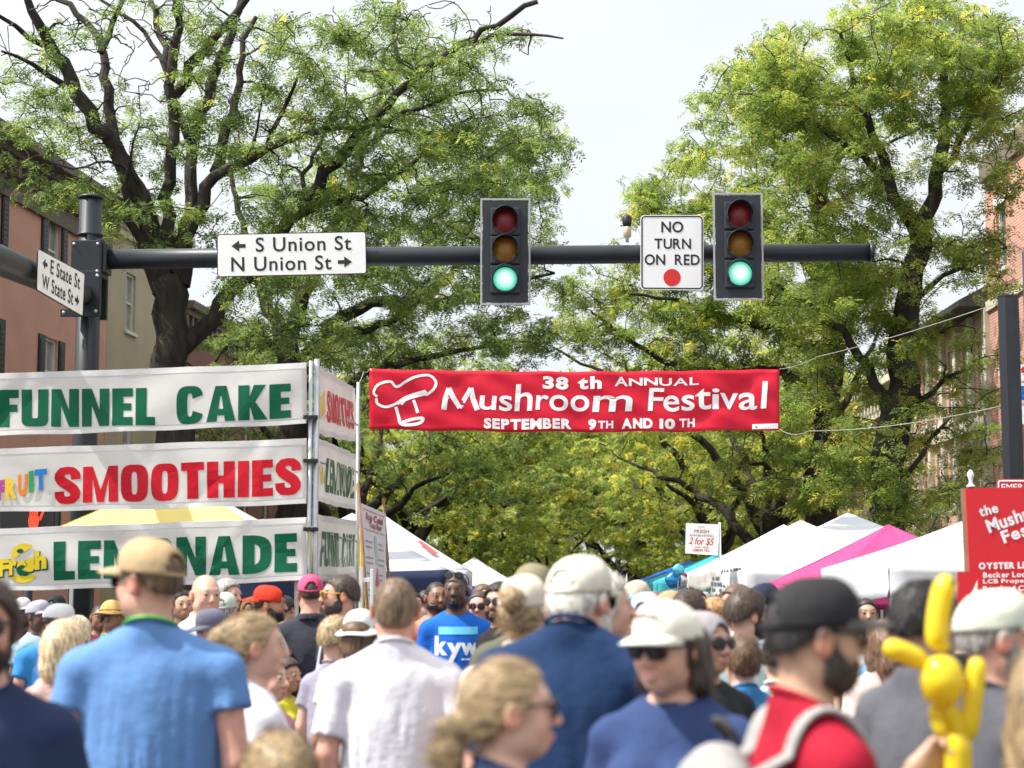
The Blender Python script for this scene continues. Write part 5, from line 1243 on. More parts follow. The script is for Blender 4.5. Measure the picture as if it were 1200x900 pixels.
HEAD_PIV = np.array((0, .02, 1.53))
def face_prims(fem=False):
    j = .86 if fem else 1.0
    E, C_ = ell, cone
    return [(E((0, .016, 1.688), (.077, .098, .092)), .02), (E((0, -.028, 1.650), (.064, .064, .092)), .03), (E((0, -.050, 1.582), (.036 * j ** 1.6, .036, .028)), .035),
            (E((.034, -.056, 1.633), (.028, .026, .028)), .02), (E((-.034, -.056, 1.633), (.028, .026, .028)), .02), (C_((-.034, -.078 + .005 * fem, 1.695), (.034, -.078 + .005 * fem, 1.695), .013, .013), .016),
            (E((.05 * j, -.005, 1.60), (.025 * j, .045, .03)), .03), (E((-.05 * j, -.005, 1.60), (.025 * j, .045, .03)), .03)]
def person(px, ytop, D, yaw=180, label='', hy=0, hp=0, tone=(.60, .36, .26), shirt=(.1, .2, .5), sleeve=.52, hair='short', hcol=(.06, .04, .03), hat=None, hatcol=(.5, .4, .25), glasses=None, beard=None, bcol=None, female=False, child=False,
           lod=None, pants=(.05, .06, .10), shorts=False, width=1.0, larm=None, rarm=None, collar=None, smile=False, seed=None, brow=True, group=None, belly=0.0, billcol=None, shirt_mat=None, lhand='relaxed', rhand='relaxed', neck_low=0.0, sleeveless=False, hbank=0, bill_to='front', drop=0.018, fwd=0.0):
    hat_h = {None: 0.0, 'cap': .012, 'backcap': .022, 'bucket': .03, 'straw': .045, 'patrol': .03}[hat] + (.014 if hair not in ('bald', 'buzz') and not hat else .006)
    top = P(px, ytop, D); sc = (top.z) / (1.782 + hat_h - drop + (.05 if child else 0))
    if lod is None: lod = 0 if D < 7.2 else 1 if D < 12 else 2
    hf, hc = ((.0052, .013), (.0078, .019), (.0115, .026))[lod]
    seed = seed if seed is not None else int(px * 7 + ytop * 3) % 9973
    g = np.random.default_rng(seed); W = width * (.90 if female else 1.0); hs = 1.22 if child else 1.0
    root = empty('person', (top.x, D, 0), R(yaw), label, 'person', group); root.scale = (sc,) * 3
    # head frame
    HO = np.array((0, -fwd, -drop))
    Rm = np.array((Matrix.Rotation(R(hy), 3, 'Z') @ Matrix.Rotation(R(hp), 3, 'X') @ Matrix.Rotation(R(hbank), 3, 'Y'))); Ri = Rm.T
    def H(fn): # head-local field evaluated in body space
        def f(X, Y, Z):
            x, y, z = X - HEAD_PIV[0], Y - HEAD_PIV[1] + fwd, Z - HEAD_PIV[2] + drop
            a = Ri[0,0]*x + Ri[0,1]*y + Ri[0,2]*z; b = Ri[1,0]*x + Ri[1,1]*y + Ri[1,2]*z; c = Ri[2,0]*x + Ri[2,1]*y + Ri[2,2]*z
            return fn(a / hs + HEAD_PIV[0], b / hs + HEAD_PIV[1], c / hs + HEAD_PIV[2]) * hs
        return f
    HB = ((-.15 * hs, -.17 * hs - fwd, 1.47 - drop), (.15 * hs, .19 * hs, 1.82 + .1 * (hs - 1) * 2))
    def hw(p):  # head-local point -> body space
        return tuple(Rm @ ((np.array(p) - HEAD_PIV) * hs) + HEAD_PIV + HO)
    top_pad = .06
    xs = axis([(-.42, -.125, hc), (-.125, .125, hf), (.125, .42, hc)]); ys = axis([(-.45, -.15 - fwd, hc), (-.15 - fwd, .16, hf), (.16, .30, hc)]); zs = axis([(-.01, 1.50 - drop, hc), (1.50 - drop, 1.80 + .12 * (hs - 1) * 2, hf), (1.80 + .12 * (hs - 1) * 2, 1.84 + .12 * (hs - 1) * 2, hc)])
    Bf = Field(xs, ys, zs)
    # torso
    sh = .178 * W; hipw = .155 if not female else .168
    torso = [(ell((0, .01, 1.275), (.170 * W, .112 + .02 * belly, .20)), .03), (ell((0, .0 - .04 * belly, 1.08), ((.150 if not female else .132) * W + .02 * belly, .108 + .06 * belly, .20)), .06), (ell((0, .01, .92), (hipw * W, .118, .14)), .06),
             (cone((-sh, .02, 1.380), (sh, .02, 1.380), .056, .056), .05), (cone((0, .03, 1.497), (sh * .85, .022, 1.398), .047, .045), .04), (cone((0, .03, 1.497), (-sh * .85, .022, 1.398), .047, .045), .04)]
    if female: torso += [(ell((.075, -.085, 1.27), (.07, .062, .07)), .035), (ell((-.075, -.085, 1.27), (.07, .062, .07)), .035)]
    arms = []
    for sg, spec in ((1, larm), (-1, rarm)):       # local +X is the figure's left
        S0 = (sg * (sh + .014), .02, 1.375)
        el, wr = spec if spec else ((sg * (sh + .062), .045, 1.115), (sg * (sh + .075), -.035, .875))
        arms.append((sg, S0, el, wr))
    for (f, lo, hi), k in torso: Bf.put(f, lo, hi, k)
    for sg, a, b, c in arms:
        Bf.put(*cone(a, b, .050, .040), .03); Bf.put(*cone(b, c, .041, .026), .015); Bf.put(*ell(lerp3(b, c, .22), (.043, .043, .05)), .03)
    for sg in (-1, 1):
        hp_, kn, an = (sg * .085, .01, .90), (sg * .095, -.005, .50), (sg * .10, .03, .09)
        Bf.put(*cone(hp_, kn, .085, .058), .03); Bf.put(*cone(kn, an, .056, .038), .02); Bf.put(*ell((sg * .097, .035, .37), (.055, .06, .12)), .03); Bf.put(*cone((sg*.10, .04, .045), (sg*.115, -.11, .03), .042, .032), .02)
    Bf.put(*cone((0, .035, 1.42), hw((0, .022, 1.62)), .062 if not female else .052, (.056 if not female else .047) * hs), .03)
    for (f, lo, hi), k in face_prims(female or child): Bf.put(H(f), *HB, k, 0)
    for sg in (-1, 1): Bf.put(H(ell((sg * .033, -.104, 1.672), (.019, .018, .013))[0]), *HB, .012, 0, 'd')
    for sg in (-1, 1): Bf.put(H(ell((sg * .033, -.0885, 1.6815), (.0175, .0085, .0065))[0]), *HB, .005, 0); Bf.put(H(ell((sg * .033, -.0865, 1.6625), (.0165, .0075, .005))[0]), *HB, .006, 0)
    Bf.put(H(cone((0, -.088, 1.678), (0, -.110, 1.640), .0095, .0135)[0]), *HB, .012, 0)
    for sg in (-1, 1): Bf.put(H(ell((sg * .0125, -.100, 1.636), (.0095, .010, .008))[0]), *HB, .008, 0)
    Bf.put(H(ell((0, -.093, 1.6065), (.024, .011, .0062))[0]), *HB, .006, 0); Bf.put(H(ell((0, -.090, 1.595), (.020, .012, .0075))[0]), *HB, .006, 0)
    for sg in (-1, 1):
        Bf.put(H(ell((sg * .087, .016, 1.657), (.0115, .021, .034))[0]), *HB, .008, 0); Bf.put(H(ell((sg * .098, .008, 1.660), (.006, .010, .017))[0]), *HB, .005, 0, 'd')
    V, Q = snets(Bf.F, Bf.ax)
    # hands as continuations of the wrists
    Vs, Qs, b0 = [V], [Q], len(V)
    for (sg, a, b, c), hk in zip(arms, (lhand, rhand)):
        hv, hq = HAND[hk]; d = np.array(c) - np.array(b); d /= np.linalg.norm(d); z_ = -d
        x_ = np.array((0, -1., 0)) if abs(d[1]) < .8 else np.array((0, 0, 1.)); x_ = x_ - z_ * (x_ @ z_); x_ /= np.linalg.norm(x_); y_ = np.cross(z_, x_)
        hv2 = hv.copy()
        if lod == 2: pass
        if sg > 0: hv2[:, 1] *= -1
        Vs.append(np.array(c) + hv2[:, :1] * x_ + hv2[:, 1:2] * y_ + hv2[:, 2:3] * z_); Qs.append((hq[:, ::-1] if sg > 0 else hq) + b0); b0 += len(hv)
    V, Q = np.concatenate(Vs), np.concatenate(Qs)
    me = np_mesh('body', V, Q, True)
    # complexion: lips, cheeks, stubble, brows, hair-covered scalp
    hl = ((V - HEAD_PIV - HO) @ Rm) / hs + HEAD_PIV; x, y, z = hl.T
    col = np.tile(np.array(tone), (len(V), 1)); inh = V[:, 2] > 1.47 - drop
    def blend(mask, c, a): 
        k = (mask * a)[:, None]; col[:] = col * (1 - k) + np.array(c) * k
    t_ = np.array(tone)
    blend(inh * np.exp(-(((np.abs(x) - .04) / .022) ** 2 + ((z - 1.632) / .02) ** 2)) * (y < -.03), t_ * np.array((1.12, .78, .74)), .5)
    blend(inh * np.exp(-((x / .016) ** 2 + ((z - 1.642) / .014) ** 2)) * (y < -.08), t_ * np.array((1.1, .8, .76)), .5)
    blend(inh * (np.abs(x) > .077) * (np.abs(y - .015) < .03), t_ * np.array((1.12, .72, .66)), .7)
    blend(inh * ((x / .025) ** 2 + ((z - 1.601) / .013) ** 2 < 1) * (y < -.085), t_ * np.array((.95, .5, .5)), .75)
    if smile: blend(inh * ((x / .021) ** 2 + ((z - 1.601 + 0) / .0055) ** 2 < 1) * (y < -.09), (.68, .62, .58), .6)
    if brow: blend(inh * (np.abs(np.abs(x) - .033) < .02) * (np.abs(z - 1.698 + (np.abs(x) - .033) ** 2 * 12) < .0055) * (y < -.06), np.array(hcol) * .9, .85)
    if beard: blend(inh * np.clip((1.638 - z) / .02, 0, 1) * (y < .0) * (z > 1.545), t_ * .42 + np.array((.01, .01, .012)), .55)
    if hair not in ('bald',): blend(inh * np.clip((np.interp(y, [-.10, -.06, -.03, .0, .04, .10], [1.75, 1.735, 1.70, 1.67, 1.645, 1.615]) - z) / -.02, 0, 1), np.array(hcol), .9)
    elif hcol: blend(inh * np.clip((z - np.interp(y, [-.10, -.03, .04, .1], [1.76, 1.72, 1.63, 1.60])) / .02, 0, 1), t_ * .78, .6)
    ca = me.color_attributes.new('flesh', 'FLOAT_COLOR', 'POINT'); q4 = np.ones((len(V), 4), np.float32); q4[:, :3] = np.clip(col, 0, 1); ca.data.foreach_set('color', q4.ravel())
    link('body', me, skin_mat(tone), root)
    facing = math.cos(R(yaw + hy)) > -.55
    if facing and glasses not in ('dark', 'yellow'):
        for sg in (-1, 1):
            e = MB().ball((0, 0, 0), .0118, 14, 10).build('eye', eye_mat(), root); e.location = hw((sg * .033, -.0815, 1.672)); e.rotation_euler = Matrix(Rm.tolist()).to_euler(); e.scale = (hs,) * 3
    # ---- shirt
    if sleeveless: sleeve = .05
    fold = waves(seed, 6, 44, (1, 1, .13)); fold2 = waves(seed + 5, 5, 16, (.7, .7, 1.2)); fold3 = waves(seed + 9, 4, 45, (1, 1, .4))
    hcs = (.0105, .016, .024)[lod]
    Sf = Field(axis([(-.40, .40, hcs)]), axis([(-.42 if (larm or rarm) else -.26, .28, hcs)]), axis([(.76, 1.56, hcs)]))
    infl = .014
    for (f, lo, hi), k in torso: Sf.put(f, lo, hi, k)
    Sf.put(*ell((0, .012, 1.05), (.172 * W + .02 * belly, .128 + .05 * belly, .42)), .05)
    for sg, a, b, c in arms:
        if sleeve <= .1: continue
        if sleeve <= 1: parts = [(a, lerp3(a, b, sleeve), .051, .058)]
        else: parts = [(a, b, .052, .046), (b, lerp3(b, c, sleeve - 1), .046, .036)]
        for i, (p, q, r0, r1) in enumerate(parts):
            f, lo, hi = cone(p, lerp3(p, q, 1.25) if i == len(parts) - 1 else q, r0, r1)
            pa, qa = np.array(p), np.array(q); dn = (qa - pa) / np.linalg.norm(qa - pa)
            if i == len(parts) - 1:
                f0 = f; f = lambda X, Y, Z, f0=f0, qa=qa, dn=dn: np.maximum(f0(X, Y, Z), (X - qa[0]) * dn[0] + (Y - qa[1]) * dn[1] + (Z - qa[2]) * dn[2] + infl)
            Sf.put(f, lo, hi, .028)
    X, Y, Z = np.meshgrid(*Sf.ax, indexing='ij', sparse=True)
    amp = .0095 * np.clip((1.44 - Z) / .30, .12, 1)
    if lod == 0: w_ = fold(X, Y, Z); fo = .6 * w_ + .55 * (.45 - np.abs(fold(X + .07, Y + .11, Z * 1.1))); amp = amp * 1.45
    else: fo = fold(X, Y, Z)
    Sf.F -= infl + amp * fo + .0045 * fold2(X, Y, Z) * (np.abs(Z - 1.2) < .5) + .0022 * fold3(X, Y, Z)
    Sf.F = np.maximum(Sf.F, (Z - (1.512 - neck_low + .42 * (Y - .03))) * .8)         # neckline, lower in front
    Sf.F = np.maximum(Sf.F, .83 - Z)
    if sleeveless:
        for sg in (-1, 1): Sf.put(*cone((sg * (sh + .03), .02, 1.46), (sg * (sh + .055), .02, 1.25), .055, .07), .01, .05, 'd')
    Vt, Qt = snets(Sf.F, Sf.ax)
    sm = shirt_mat or cloth(shirt)
    sho = link('shirt', np_mesh('shirt', Vt, Qt, True), sm, root); root['_'] = 0; del root['_']
    if not collar and lod < 2:
        nr = (.068 if not female else .060)
        MB().tube([(nr * 1.06 * math.sin(a), .030 + nr * math.cos(a), 1.513 - neck_low + .42 * nr * math.cos(a)) for a in np.linspace(0, 6.2832, 33)], .0075, 8, cap=False).build('neckband', sm, sho)
    if collar:
        m = MB(); nr = .066 if not female else .056
        def cf(u, v):
            a = 2 * math.pi * u + .02; fr = .5 - .5 * math.cos(a); x_, y_ = math.sin(a), math.cos(a)      # a = 0 at the back
            r_ = nr + .010 + .010 * v; return (x_ * r_ * 1.05, .03 + y_ * r_, 1.515 - .035 * fr - .034 * v * (1 + fr * .5))
        m.grid(cf, 32, 3); solidify(m.build('collar', cloth(collar), sho), .006, 0)
    # ---- trousers and shoes
    Tf = Field(axis([(-.25, .25, .024)]), axis([(-.17, .19, .024)]), axis([(.0, 1.02, .024)]))
    Tf.put(*ell((0, .01, .93), (hipw * W, .122, .14)), .05)
    for sg in (-1, 1):
        Tf.put(*cone((sg * .085, .01, .90), (sg * .095, -.005, .50), .090, .075), .03)
        if not shorts: Tf.put(*cone((sg * .095, -.005, .50), (sg * .10, .03, .07), .073, .062), .02)
    X, Y, Z = np.meshgrid(*Tf.ax, indexing='ij', sparse=True); Tf.F -= .008 + .006 * fold2(X, Y, Z); Tf.F = np.maximum(Tf.F, (.44 if shorts else .045) - Z)
    link('trousers', np_mesh('trousers', *snets(Tf.F, Tf.ax), True), cloth(pants), root)
    for sg in (-1, 1):
        f = Field(axis([(-.06, .06, .012)]), axis([(-.20, .10, .012)]), axis([(-.01, .12, .012)]))
        f.put(*cone((0, .035, .05), (sg * .012, -.115, .04), .046, .044), .02); f.put(*cone((0, .03, .06), (0, .03, .10), .042, .042), .02); X, Y, Z = np.meshgrid(*f.ax, indexing='ij', sparse=True); f.F = np.maximum(f.F, .002 - Z)
        link('shoe', np_mesh('shoe', *snets(f.F, f.ax), True), M_('grey trainers', (.16, .16, .17), .7), root, loc=(sg * .10, 0, 0))
    # ---- hair
    hstep = (.0055, .009, .0125)[lod]
    def hair_field(ext=(.15, .19, 1.34)):
        return Field(axis([(-ext[0], ext[0], hstep)]), axis([(-.14, ext[1], hstep)]), axis([(ext[2], 1.86, hstep)]))
    def put_local(name, Fd, m, parent=root, strands=0, sl=.03, comb=(0, .25, -1.0)):
        v, q = snets(Fd.F, Fd.ax)
        if len(v) == 0: return None
        if strands:                                           # loose strands lying along the combing direction
            fn = np.cross(v[q[:, 2]] - v[q[:, 0]], v[q[:, 3]] - v[q[:, 1]]); nn = np.zeros_like(v)
            for c_ in range(4): np.add.at(nn, q[:, c_], fn)
            nn /= np.linalg.norm(nn, axis=1)[:, None] + 1e-9
            ok_ = np.nonzero(v[:, 2] < (1.672 if hat else 9))[0]
            if len(ok_) < 10: ok_ = np.arange(len(v))
            i_ = ok_[g.integers(0, len(ok_), strands)]; p, n_ = v[i_] + g.normal(0, .003, (strands, 3)), nn[i_]
            t_d = np.array(comb) + g.normal(0, .12 if comb[1] > .5 else .24, (strands, 3)); t_d -= n_ * (t_d * n_).sum(1)[:, None]; t_d /= np.linalg.norm(t_d, axis=1)[:, None] + 1e-9
            l_ = (sl * g.uniform(.5, 1.5, strands))[:, None]; lf = (np.abs(g.normal(0, .05 if comb[1] > .5 else .11, strands)) + .015)[:, None]; wd = np.cross(t_d, n_) * .0010
            rows = [p - n_ * .003, p + t_d * l_ * .5 + n_ * l_ * lf * .8, p + t_d * l_ + n_ * l_ * lf * g.uniform(.2, 2.2, (strands, 1))]
            sv = np.stack([rows[0] - wd, rows[0] + wd, rows[1] - wd, rows[1] + wd, rows[2] - wd * .3, rows[2] + wd * .3], 1).reshape(-1, 3)
            b_ = len(v) + np.arange(strands)[:, None] * 6; sq = np.concatenate([b_ + np.array([[0, 1, 3, 2]]), b_ + np.array([[2, 3, 5, 4]])])
            v = np.concatenate([v, sv]); q = np.concatenate([q, sq])
        v = ((v - HEAD_PIV) * hs) @ Rm.T + HEAD_PIV + HO; return link(name, np_mesh(name, v, q, True), m, parent)
    if hair != 'bald':
        th = {'buzz': .0035, 'short': .012, 'thick': .022, 'curly': .035, 'wavy': .022, 'ponytail': .013, 'bun': .014, 'updo': .012, 'long': .02, 'bob': .026}[hair]
        th2 = th
        if hat: th2 = min(th, .004 if hair == 'short' else .014); th = .003
        Hf = hair_field(); nzf = hair_noise(seed + 3, min(.0034, th * .4) * (2 if hair in ('curly', 'wavy') else .22 if hair in ('ponytail', 'updo') else .6 if hair == 'buzz' else 1), (1, .22, 1) if hair in ('ponytail', 'updo', 'bun') else (1, 1, .22))
        ys_ = [-.12, -.085, -.055, -.034, -.030, .004, .012, .034, .04, .075, .12]
        zl = {'buzz': [1.76, 1.748, 1.735, 1.70, 1.655, 1.65, 1.695, 1.695, 1.64, 1.60, 1.595], }.get(hair, [1.76, 1.748, 1.73, 1.70, 1.650, 1.648, 1.695, 1.695, 1.665, 1.64, 1.635])
        if female or hair in ('long', 'bob'): zl = [1.765, 1.75, 1.735, 1.71, 1.68, 1.655, 1.66, 1.655, 1.625, 1.60, 1.59]
        if hair in ('long', 'bob'): zl = [1.765, 1.75, 1.735, 1.71, 1.66, 1.60, 1.56, 1.52, 1.50, 1.48, 1.46]
        f, lo, hi = ell((0, .016, 1.688), (.077 + th, .098 + th, .092 + th)); f2, l2, h2 = ell((0, .045, 1.635), (.064 + th2, .055 + th2, .075 + th2))
        Hf.put(f, lo, hi, .01); Hf.put(f2, l2, h2, .03)
        X, Y, Z = np.meshgrid(*Hf.ax, indexing='ij', sparse=True)
        Hf.F += nzf(X, Y, Z); Hf.F = np.maximum(Hf.F, (np.interp(Y, ys_, zl) - Z) * .8)
        def tail(pts, r):
            for i in range(len(pts) - 1):
                ff, lo, hi = cone(pts[i], pts[i+1], r[i], r[i+1]); Hf.put(lambda X, Y, Z, ff=ff: ff(X, Y, Z) + nzf(X, Y, Z) * 1.2, lo, hi, .02)
        if hair == 'ponytail': tail([(0, .095, 1.66), (.0, .135, 1.635), (.01, .150, 1.57), (.015, .14, 1.47), (.01, .125, 1.37)], [.020, .026, .033, .03, .012])
        if hair == 'bun': tail([(0, .09, 1.70), (0, .135, 1.715), (.012, .14, 1.73)], [.03, .042, .03])
        if hair == 'updo': tail([(0, .07, 1.73), (0, .11, 1.695), (0, .118, 1.645), (0, .095, 1.60)], [.045, .052, .052, .034])
        if hair in ('long', 'bob'):
            zb_ = 1.40 if hair == 'long' else 1.54
            tail([(0, .075, 1.66), (0, .085, 1.55), (0, .085, zb_)], [.085, .075, .055]); 
            for sg in (-1, 1): tail([(sg * .075, .02, 1.68), (sg * .085, .03, 1.58), (sg * .08, .04, zb_ + .02)], [.025, .03, .02])
        ho = put_local('hair', Hf, hair_mat(hcol, comb='y' if hair in ('ponytail', 'bun', 'updo') else 'z'), strands=((2600, 1100, 0) if not hat else (900, 400, 0))[lod], sl={'buzz': .007, 'short': .020, 'thick': .028}.get(hair, .042), comb=(0, 1, -.25) if hair in ('ponytail', 'bun', 'updo') else (0, .3, -1))
        if hair == 'ponytail':
            t = MB().tube([hw((0, .112, 1.652)), hw((0, .124, 1.643))], .027 * hs, 14).build('hair_tie', M_('dark hair tie', (.03, .02, .02), .7), ho)
    if beard == 'full' or beard == 'short' or beard == 'goatee':
        tb = .0078 if beard == 'full' else .005
        Gf = Field(axis([(-.10, .10, hstep)]), axis([(-.14, .07, hstep)]), axis([(1.52, 1.70, hstep)]))
        for (f, lo, hi), k in face_prims(): Gf.put(f, lo, hi, k)
        X, Y, Z = np.meshgrid(*Gf.ax, indexing='ij', sparse=True); nzf = hair_noise(seed + 4, tb * .25); Gf.F -= tb * np.clip((1.655 - Z) / .035, .2, 1) - nzf(X, Y, Z)
        Gf.F = np.maximum(Gf.F, (Z - np.interp(Y, [-.12, -.095, -.06, -.03, .005, .012], [1.624, 1.624, 1.608, 1.64, 1.67, 1.66])) * .8); Gf.F = np.maximum(Gf.F, (Y - .012) * .9)
        mouth, lo, hi = ell((0, -.10, 1.600), (.025, .03, .012)); Gf.put(mouth, lo, hi, .006, .03, 'd')
        if beard == 'goatee': Gf.F = np.maximum(Gf.F, np.abs(X) - .034)
        put_local('beard', Gf, hair_mat(bcol or hcol), strands=(1800, 700, 0)[lod], sl=.012, comb=(0, -.2, -1))
    # ---- hats
    def add_hat():
        hm = cloth(hatcol, .8); turn = {'front': 0, 'back': math.pi}[bill_to]
        tilt = .10
        def loc(p):  # hat-local (bill towards -Y) -> head
            x_, y_, z_ = p; c_, s_ = math.cos(turn), math.sin(turn); return hw((x_*c_ - y_*s_, (x_*s_ + y_*c_) + .012, z_))
        cz = 1.706; rx, ry, rz = .0862, .1080, (.088 if hat != 'straw' else .112)
        g2 = waves(seed + 20, 4, 40, (1, 1, 1))
        def crown_pt(a, e):
            ce, se = math.cos(e), math.sin(e); fr = max(0, -math.sin(a)); q = 1 - .008 * abs(math.cos(3 * a)) ** 20
            sq = (ce ** .93) * q; bulge = 1 + (.02 if hat in ('cap', 'backcap') else 0) * fr
            x_, y_ = rx * sq * math.cos(a), ry * sq * math.sin(a) * bulge; z_ = cz + rz * (se ** 1.0) + (y_ * -tilt if hat in ('cap', 'backcap') else 0) * ce + .012 * fr * math.sin(2 * e) * (hat in ('cap', 'backcap'))
            w_ = .0022 * float(g2(x_, y_, z_)); return (x_ * (1 + w_ * 5), y_ * (1 + w_ * 5), z_ + w_)
        arch = hat in ('cap',) and bill_to == 'front' and abs(((yaw + hy + 180) % 360) - 180) > 100 or (hat == 'cap' and bill_to == 'back')
        m = MB(); nu, nv = 48, 14; V_, F_2 = [], []
        for j in range(nv + 1):
            for i in range(nu):
                a = 2 * math.pi * i / nu; e = (-.16 + (math.pi / 2 + .16) * j / nv)
                if e < 0: p = crown_pt(a, 0); p = (p[0], p[1], p[2] + e * .09)
                else: p = crown_pt(a, min(e, math.pi/2 - 1e-3))
                V_.append(loc(p))
        for j in range(nv):
            for i in range(nu):
                ac = 2 * math.pi * (i + .5) / nu; da = abs(((ac - math.pi/2 + math.pi) % (2*math.pi)) - math.pi)
                if arch and j >= 1 and (da / .50) ** 2 + ((j - .3) / 5.2) ** 2 < 1: continue
                F_2.append((j*nu + i, j*nu + (i+1) % nu, (j+1)*nu + (i+1) % nu, (j+1)*nu + i))
        m.add(V_, F_2, True); o = m.build({'cap': 'baseball_cap', 'bucket': 'bucket_hat', 'straw': 'sun_hat', 'patrol': 'patrol_cap'}[hat], hm, root); solidify(o, .0035, 1)
        MB().ball(loc((0, 0, cz + rz + .001)), (.008, .008, .005), 10, 6).build('button', hm, o) if hat == 'cap' else None
        if hat in ('cap', 'patrol'):
            bm_ = cloth(billcol, .75) if billcol else hm; ln = .092 if hat == 'cap' else .06
            def bill(u, v):
                t = (u - .5) * 2; a = -math.pi/2 + t * 1.12; p = crown_pt(a, 0); pr = (1 - abs(t) ** 2.4) * ln * v
                return loc((p[0] * (1 + .10 * v * (1 - abs(t) ** 3)), p[1] - pr, p[2] - .006 - .020 * t * t * v - .012 * v * v - pr * .10 + .010 * v))
            solidify(MB().grid(bill, 26, 8).build('bill', bm_, o), .005, 0)
        else:
            def brim(u, v):
                a = 2 * math.pi * u; p = crown_pt(a, 0); w_ = .055 if hat == 'bucket' else .075; dz = (-.042 * v if hat == 'bucket' else -.004 * v + .018 * v * abs(math.cos(a)))
                k = 1 + w_ / .10 * v; return loc((p[0] * k, p[1] * k, p[2] - .012 + dz + .004 * math.sin(5 * a) * v))
            solidify(MB().grid(brim, 40, 5, closed_u=True).build('brim', hm, o), .004, 0)
            if hat == 'straw': MB().grid(lambda u, v: loc(tuple(q * (1.02 if i < 2 else 1) + (0 if i < 2 else .004 + v * .028) for i, q in enumerate(crown_pt(2*math.pi*u, 0)))), 40, 2, closed_u=True).build('hat_band', M_('black hat band', (.02, .02, .02), .7), o)
        return o
    if hat: root_hat = add_hat()
    # ---- glasses
    if glasses:
        fm = M_('black glasses frame', (.012, .012, .014), .3) if glasses != 'yellow' else M_('yellow glasses frame', (.75, .42, .02), .35)
        up = .062 if glasses == 'head' else 0.0; bk = .02 if glasses == 'head' else 0
        def gl(p): 
            if glasses == 'head': p = (p[0] * 1.05, p[1] * .80 - .0, p[2] + .095 - (p[1] + .1) * .35)
            return hw(p)
        fr = MB(); fr.tube([gl((-.012, -.111, 1.680)), gl((0, -.114, 1.683)), gl((.012, -.111, 1.680))], .0028 * hs, 8)
        for sg in (-1, 1): fr.tube([gl((sg * .058, -.094, 1.684)), gl((sg * .075, -.075, 1.683)), gl((sg * .083, -.02, 1.680)), gl((sg * .084, .012, 1.678)), gl((sg * .082, .035, 1.655))], .0034 * hs, 8, flat=1.0)
        go = fr.build('sunglasses', fm, root)
        for sg in (-1, 1):
            l = MB()
            def lens(u, v, sg=sg):
                a = 2 * math.pi * u; r = v; x_ = math.copysign(abs(math.cos(a)) ** .75, math.cos(a)) * .0275 * r; z_ = math.copysign(abs(math.sin(a)) ** .75, math.sin(a)) * .0215 * r
                return gl((sg * .034 + x_, -.1085 + (abs(sg * .034 + x_)) ** 2 * 4.2, 1.672 + z_))
            l.grid(lens, 24, 4, closed_u=True); lo_ = l.build('lens', M_('dark sunglass lens', (.012, .012, .014), .08, spec=.7), go); solidify(lo_, .004, 0)
            l = MB(); l.tube([lens(k / 24, 1.0) for k in range(25)], .0026 * hs, 6, cap=False).build('rim', fm, go)
    root_info[root.name] = dict(hw=hw, Vt=Vt, Qt=Qt, shirt=sho, sc=sc)
    return root
root_info = {}
def chest_print(root, name, ink_list, x0, x1, z0, z1, front=True):
    """lettering laid on the shirt surface"""
    inf = root_info[root.name]; bv = BVHTree.FromPolygons([tuple(v) for v in inf['Vt']], [tuple(q) for q in inf['Qt']])
    for nm, ink, m, lift in ink_list:
        pts = []
        for u, v in ink.U:
            x = x0 + (x1 - x0) * u; z = z0 + (z1 - z0) * v
            h = bv.ray_cast(Vector((x, -.6 if front else .6, z)), Vector((0, 1 if front else -1, 0)))
            y = h[0].y if h[0] is not None else 0; pts.append((x, y - (lift if front else -lift), z))
        me = bpy.data.meshes.new(nm); me.from_pydata(pts, [], ink.F); me.update(); link(nm, me, m, inf['shirt'])
# ------------------------------------------------------------------ the crowd, front row first
FAIR, TAN, RED, OLV, BRN, DRK = (.62, .37, .27), (.52, .29, .19), (.60, .31, .23), (.48, .29, .19), (.26, .13, .08), (.10, .05, .032)
BLOND, DBLOND, BROWN, DBROWN, BLACK, GREY, WHITE_H = (.50, .35, .17), (.38, .27, .145), (.11, .06, .03), (.05, .03, .018), (.014, .011, .010), (.30, .28, .26), (.66, .62, .55)
NAVY = (.022, .035, .085)
person(-20, 678, 4.8, 12, 'dark haired man with sunglasses and beard in a navy tee at the left edge', tone=RED, shirt=NAVY, hair='thick', hcol=DBROWN, beard='short', glasses='dark', belly=.3)
p2 = person(183, 630, 6.05, 178, 'man in a light blue tee and khaki cap seen from behind', hy=62, sleeve=.42, tone=RED, shirt=(.115, .235, .48), hair='short', hcol=BROWN, hat='cap', hatcol=(.40, .285, .16), glasses='dark', width=1.14)
person(302, 716, 6.5, 112, 'blonde woman in a white tee with pinned up hair turned to the right', tone=FAIR, shirt=(.74, .72, .76), hair='updo', hcol=DBLOND, female=True, hy=-8)
person(328, 857, 4.4, 190, 'small child with blonde ponytail low at the front', tone=FAIR, shirt=(.6, .5, .5), hair='ponytail', hcol=DBLOND, female=True, child=True, hy=20)
person(464, 675, 7.1, 180, 'broad man in a plain white tee with cropped brown hair seen from behind', tone=RED, shirt=(.66, .64, .70), hair='buzz', hcol=(.17, .11, .065), width=1.04, seed=14, sleeve=.76)
person(600, 768, 4.05, 108, 'woman with fair hair tied in a low ponytail wearing sunglasses in profile', tone=FAIR, shirt=NAVY, hair='ponytail', hcol=DBLOND, female=True, glasses='dark', hy=-8)
p7 = person(672, 649, 5.75, 164, 'older man in a dark navy polo with white hair under a cream cap', hy=-18, hp=4, tone=RED, shirt=(.010, .030, .085), hair='thick', hcol=WHITE_H, hat='cap', hatcol=(.62, .57, .48), neck_low=-.008, width=1.22, belly=.2, glasses='dark', beard='short', bcol=WHITE_H, drop=.075, fwd=.04, sleeve=.8)
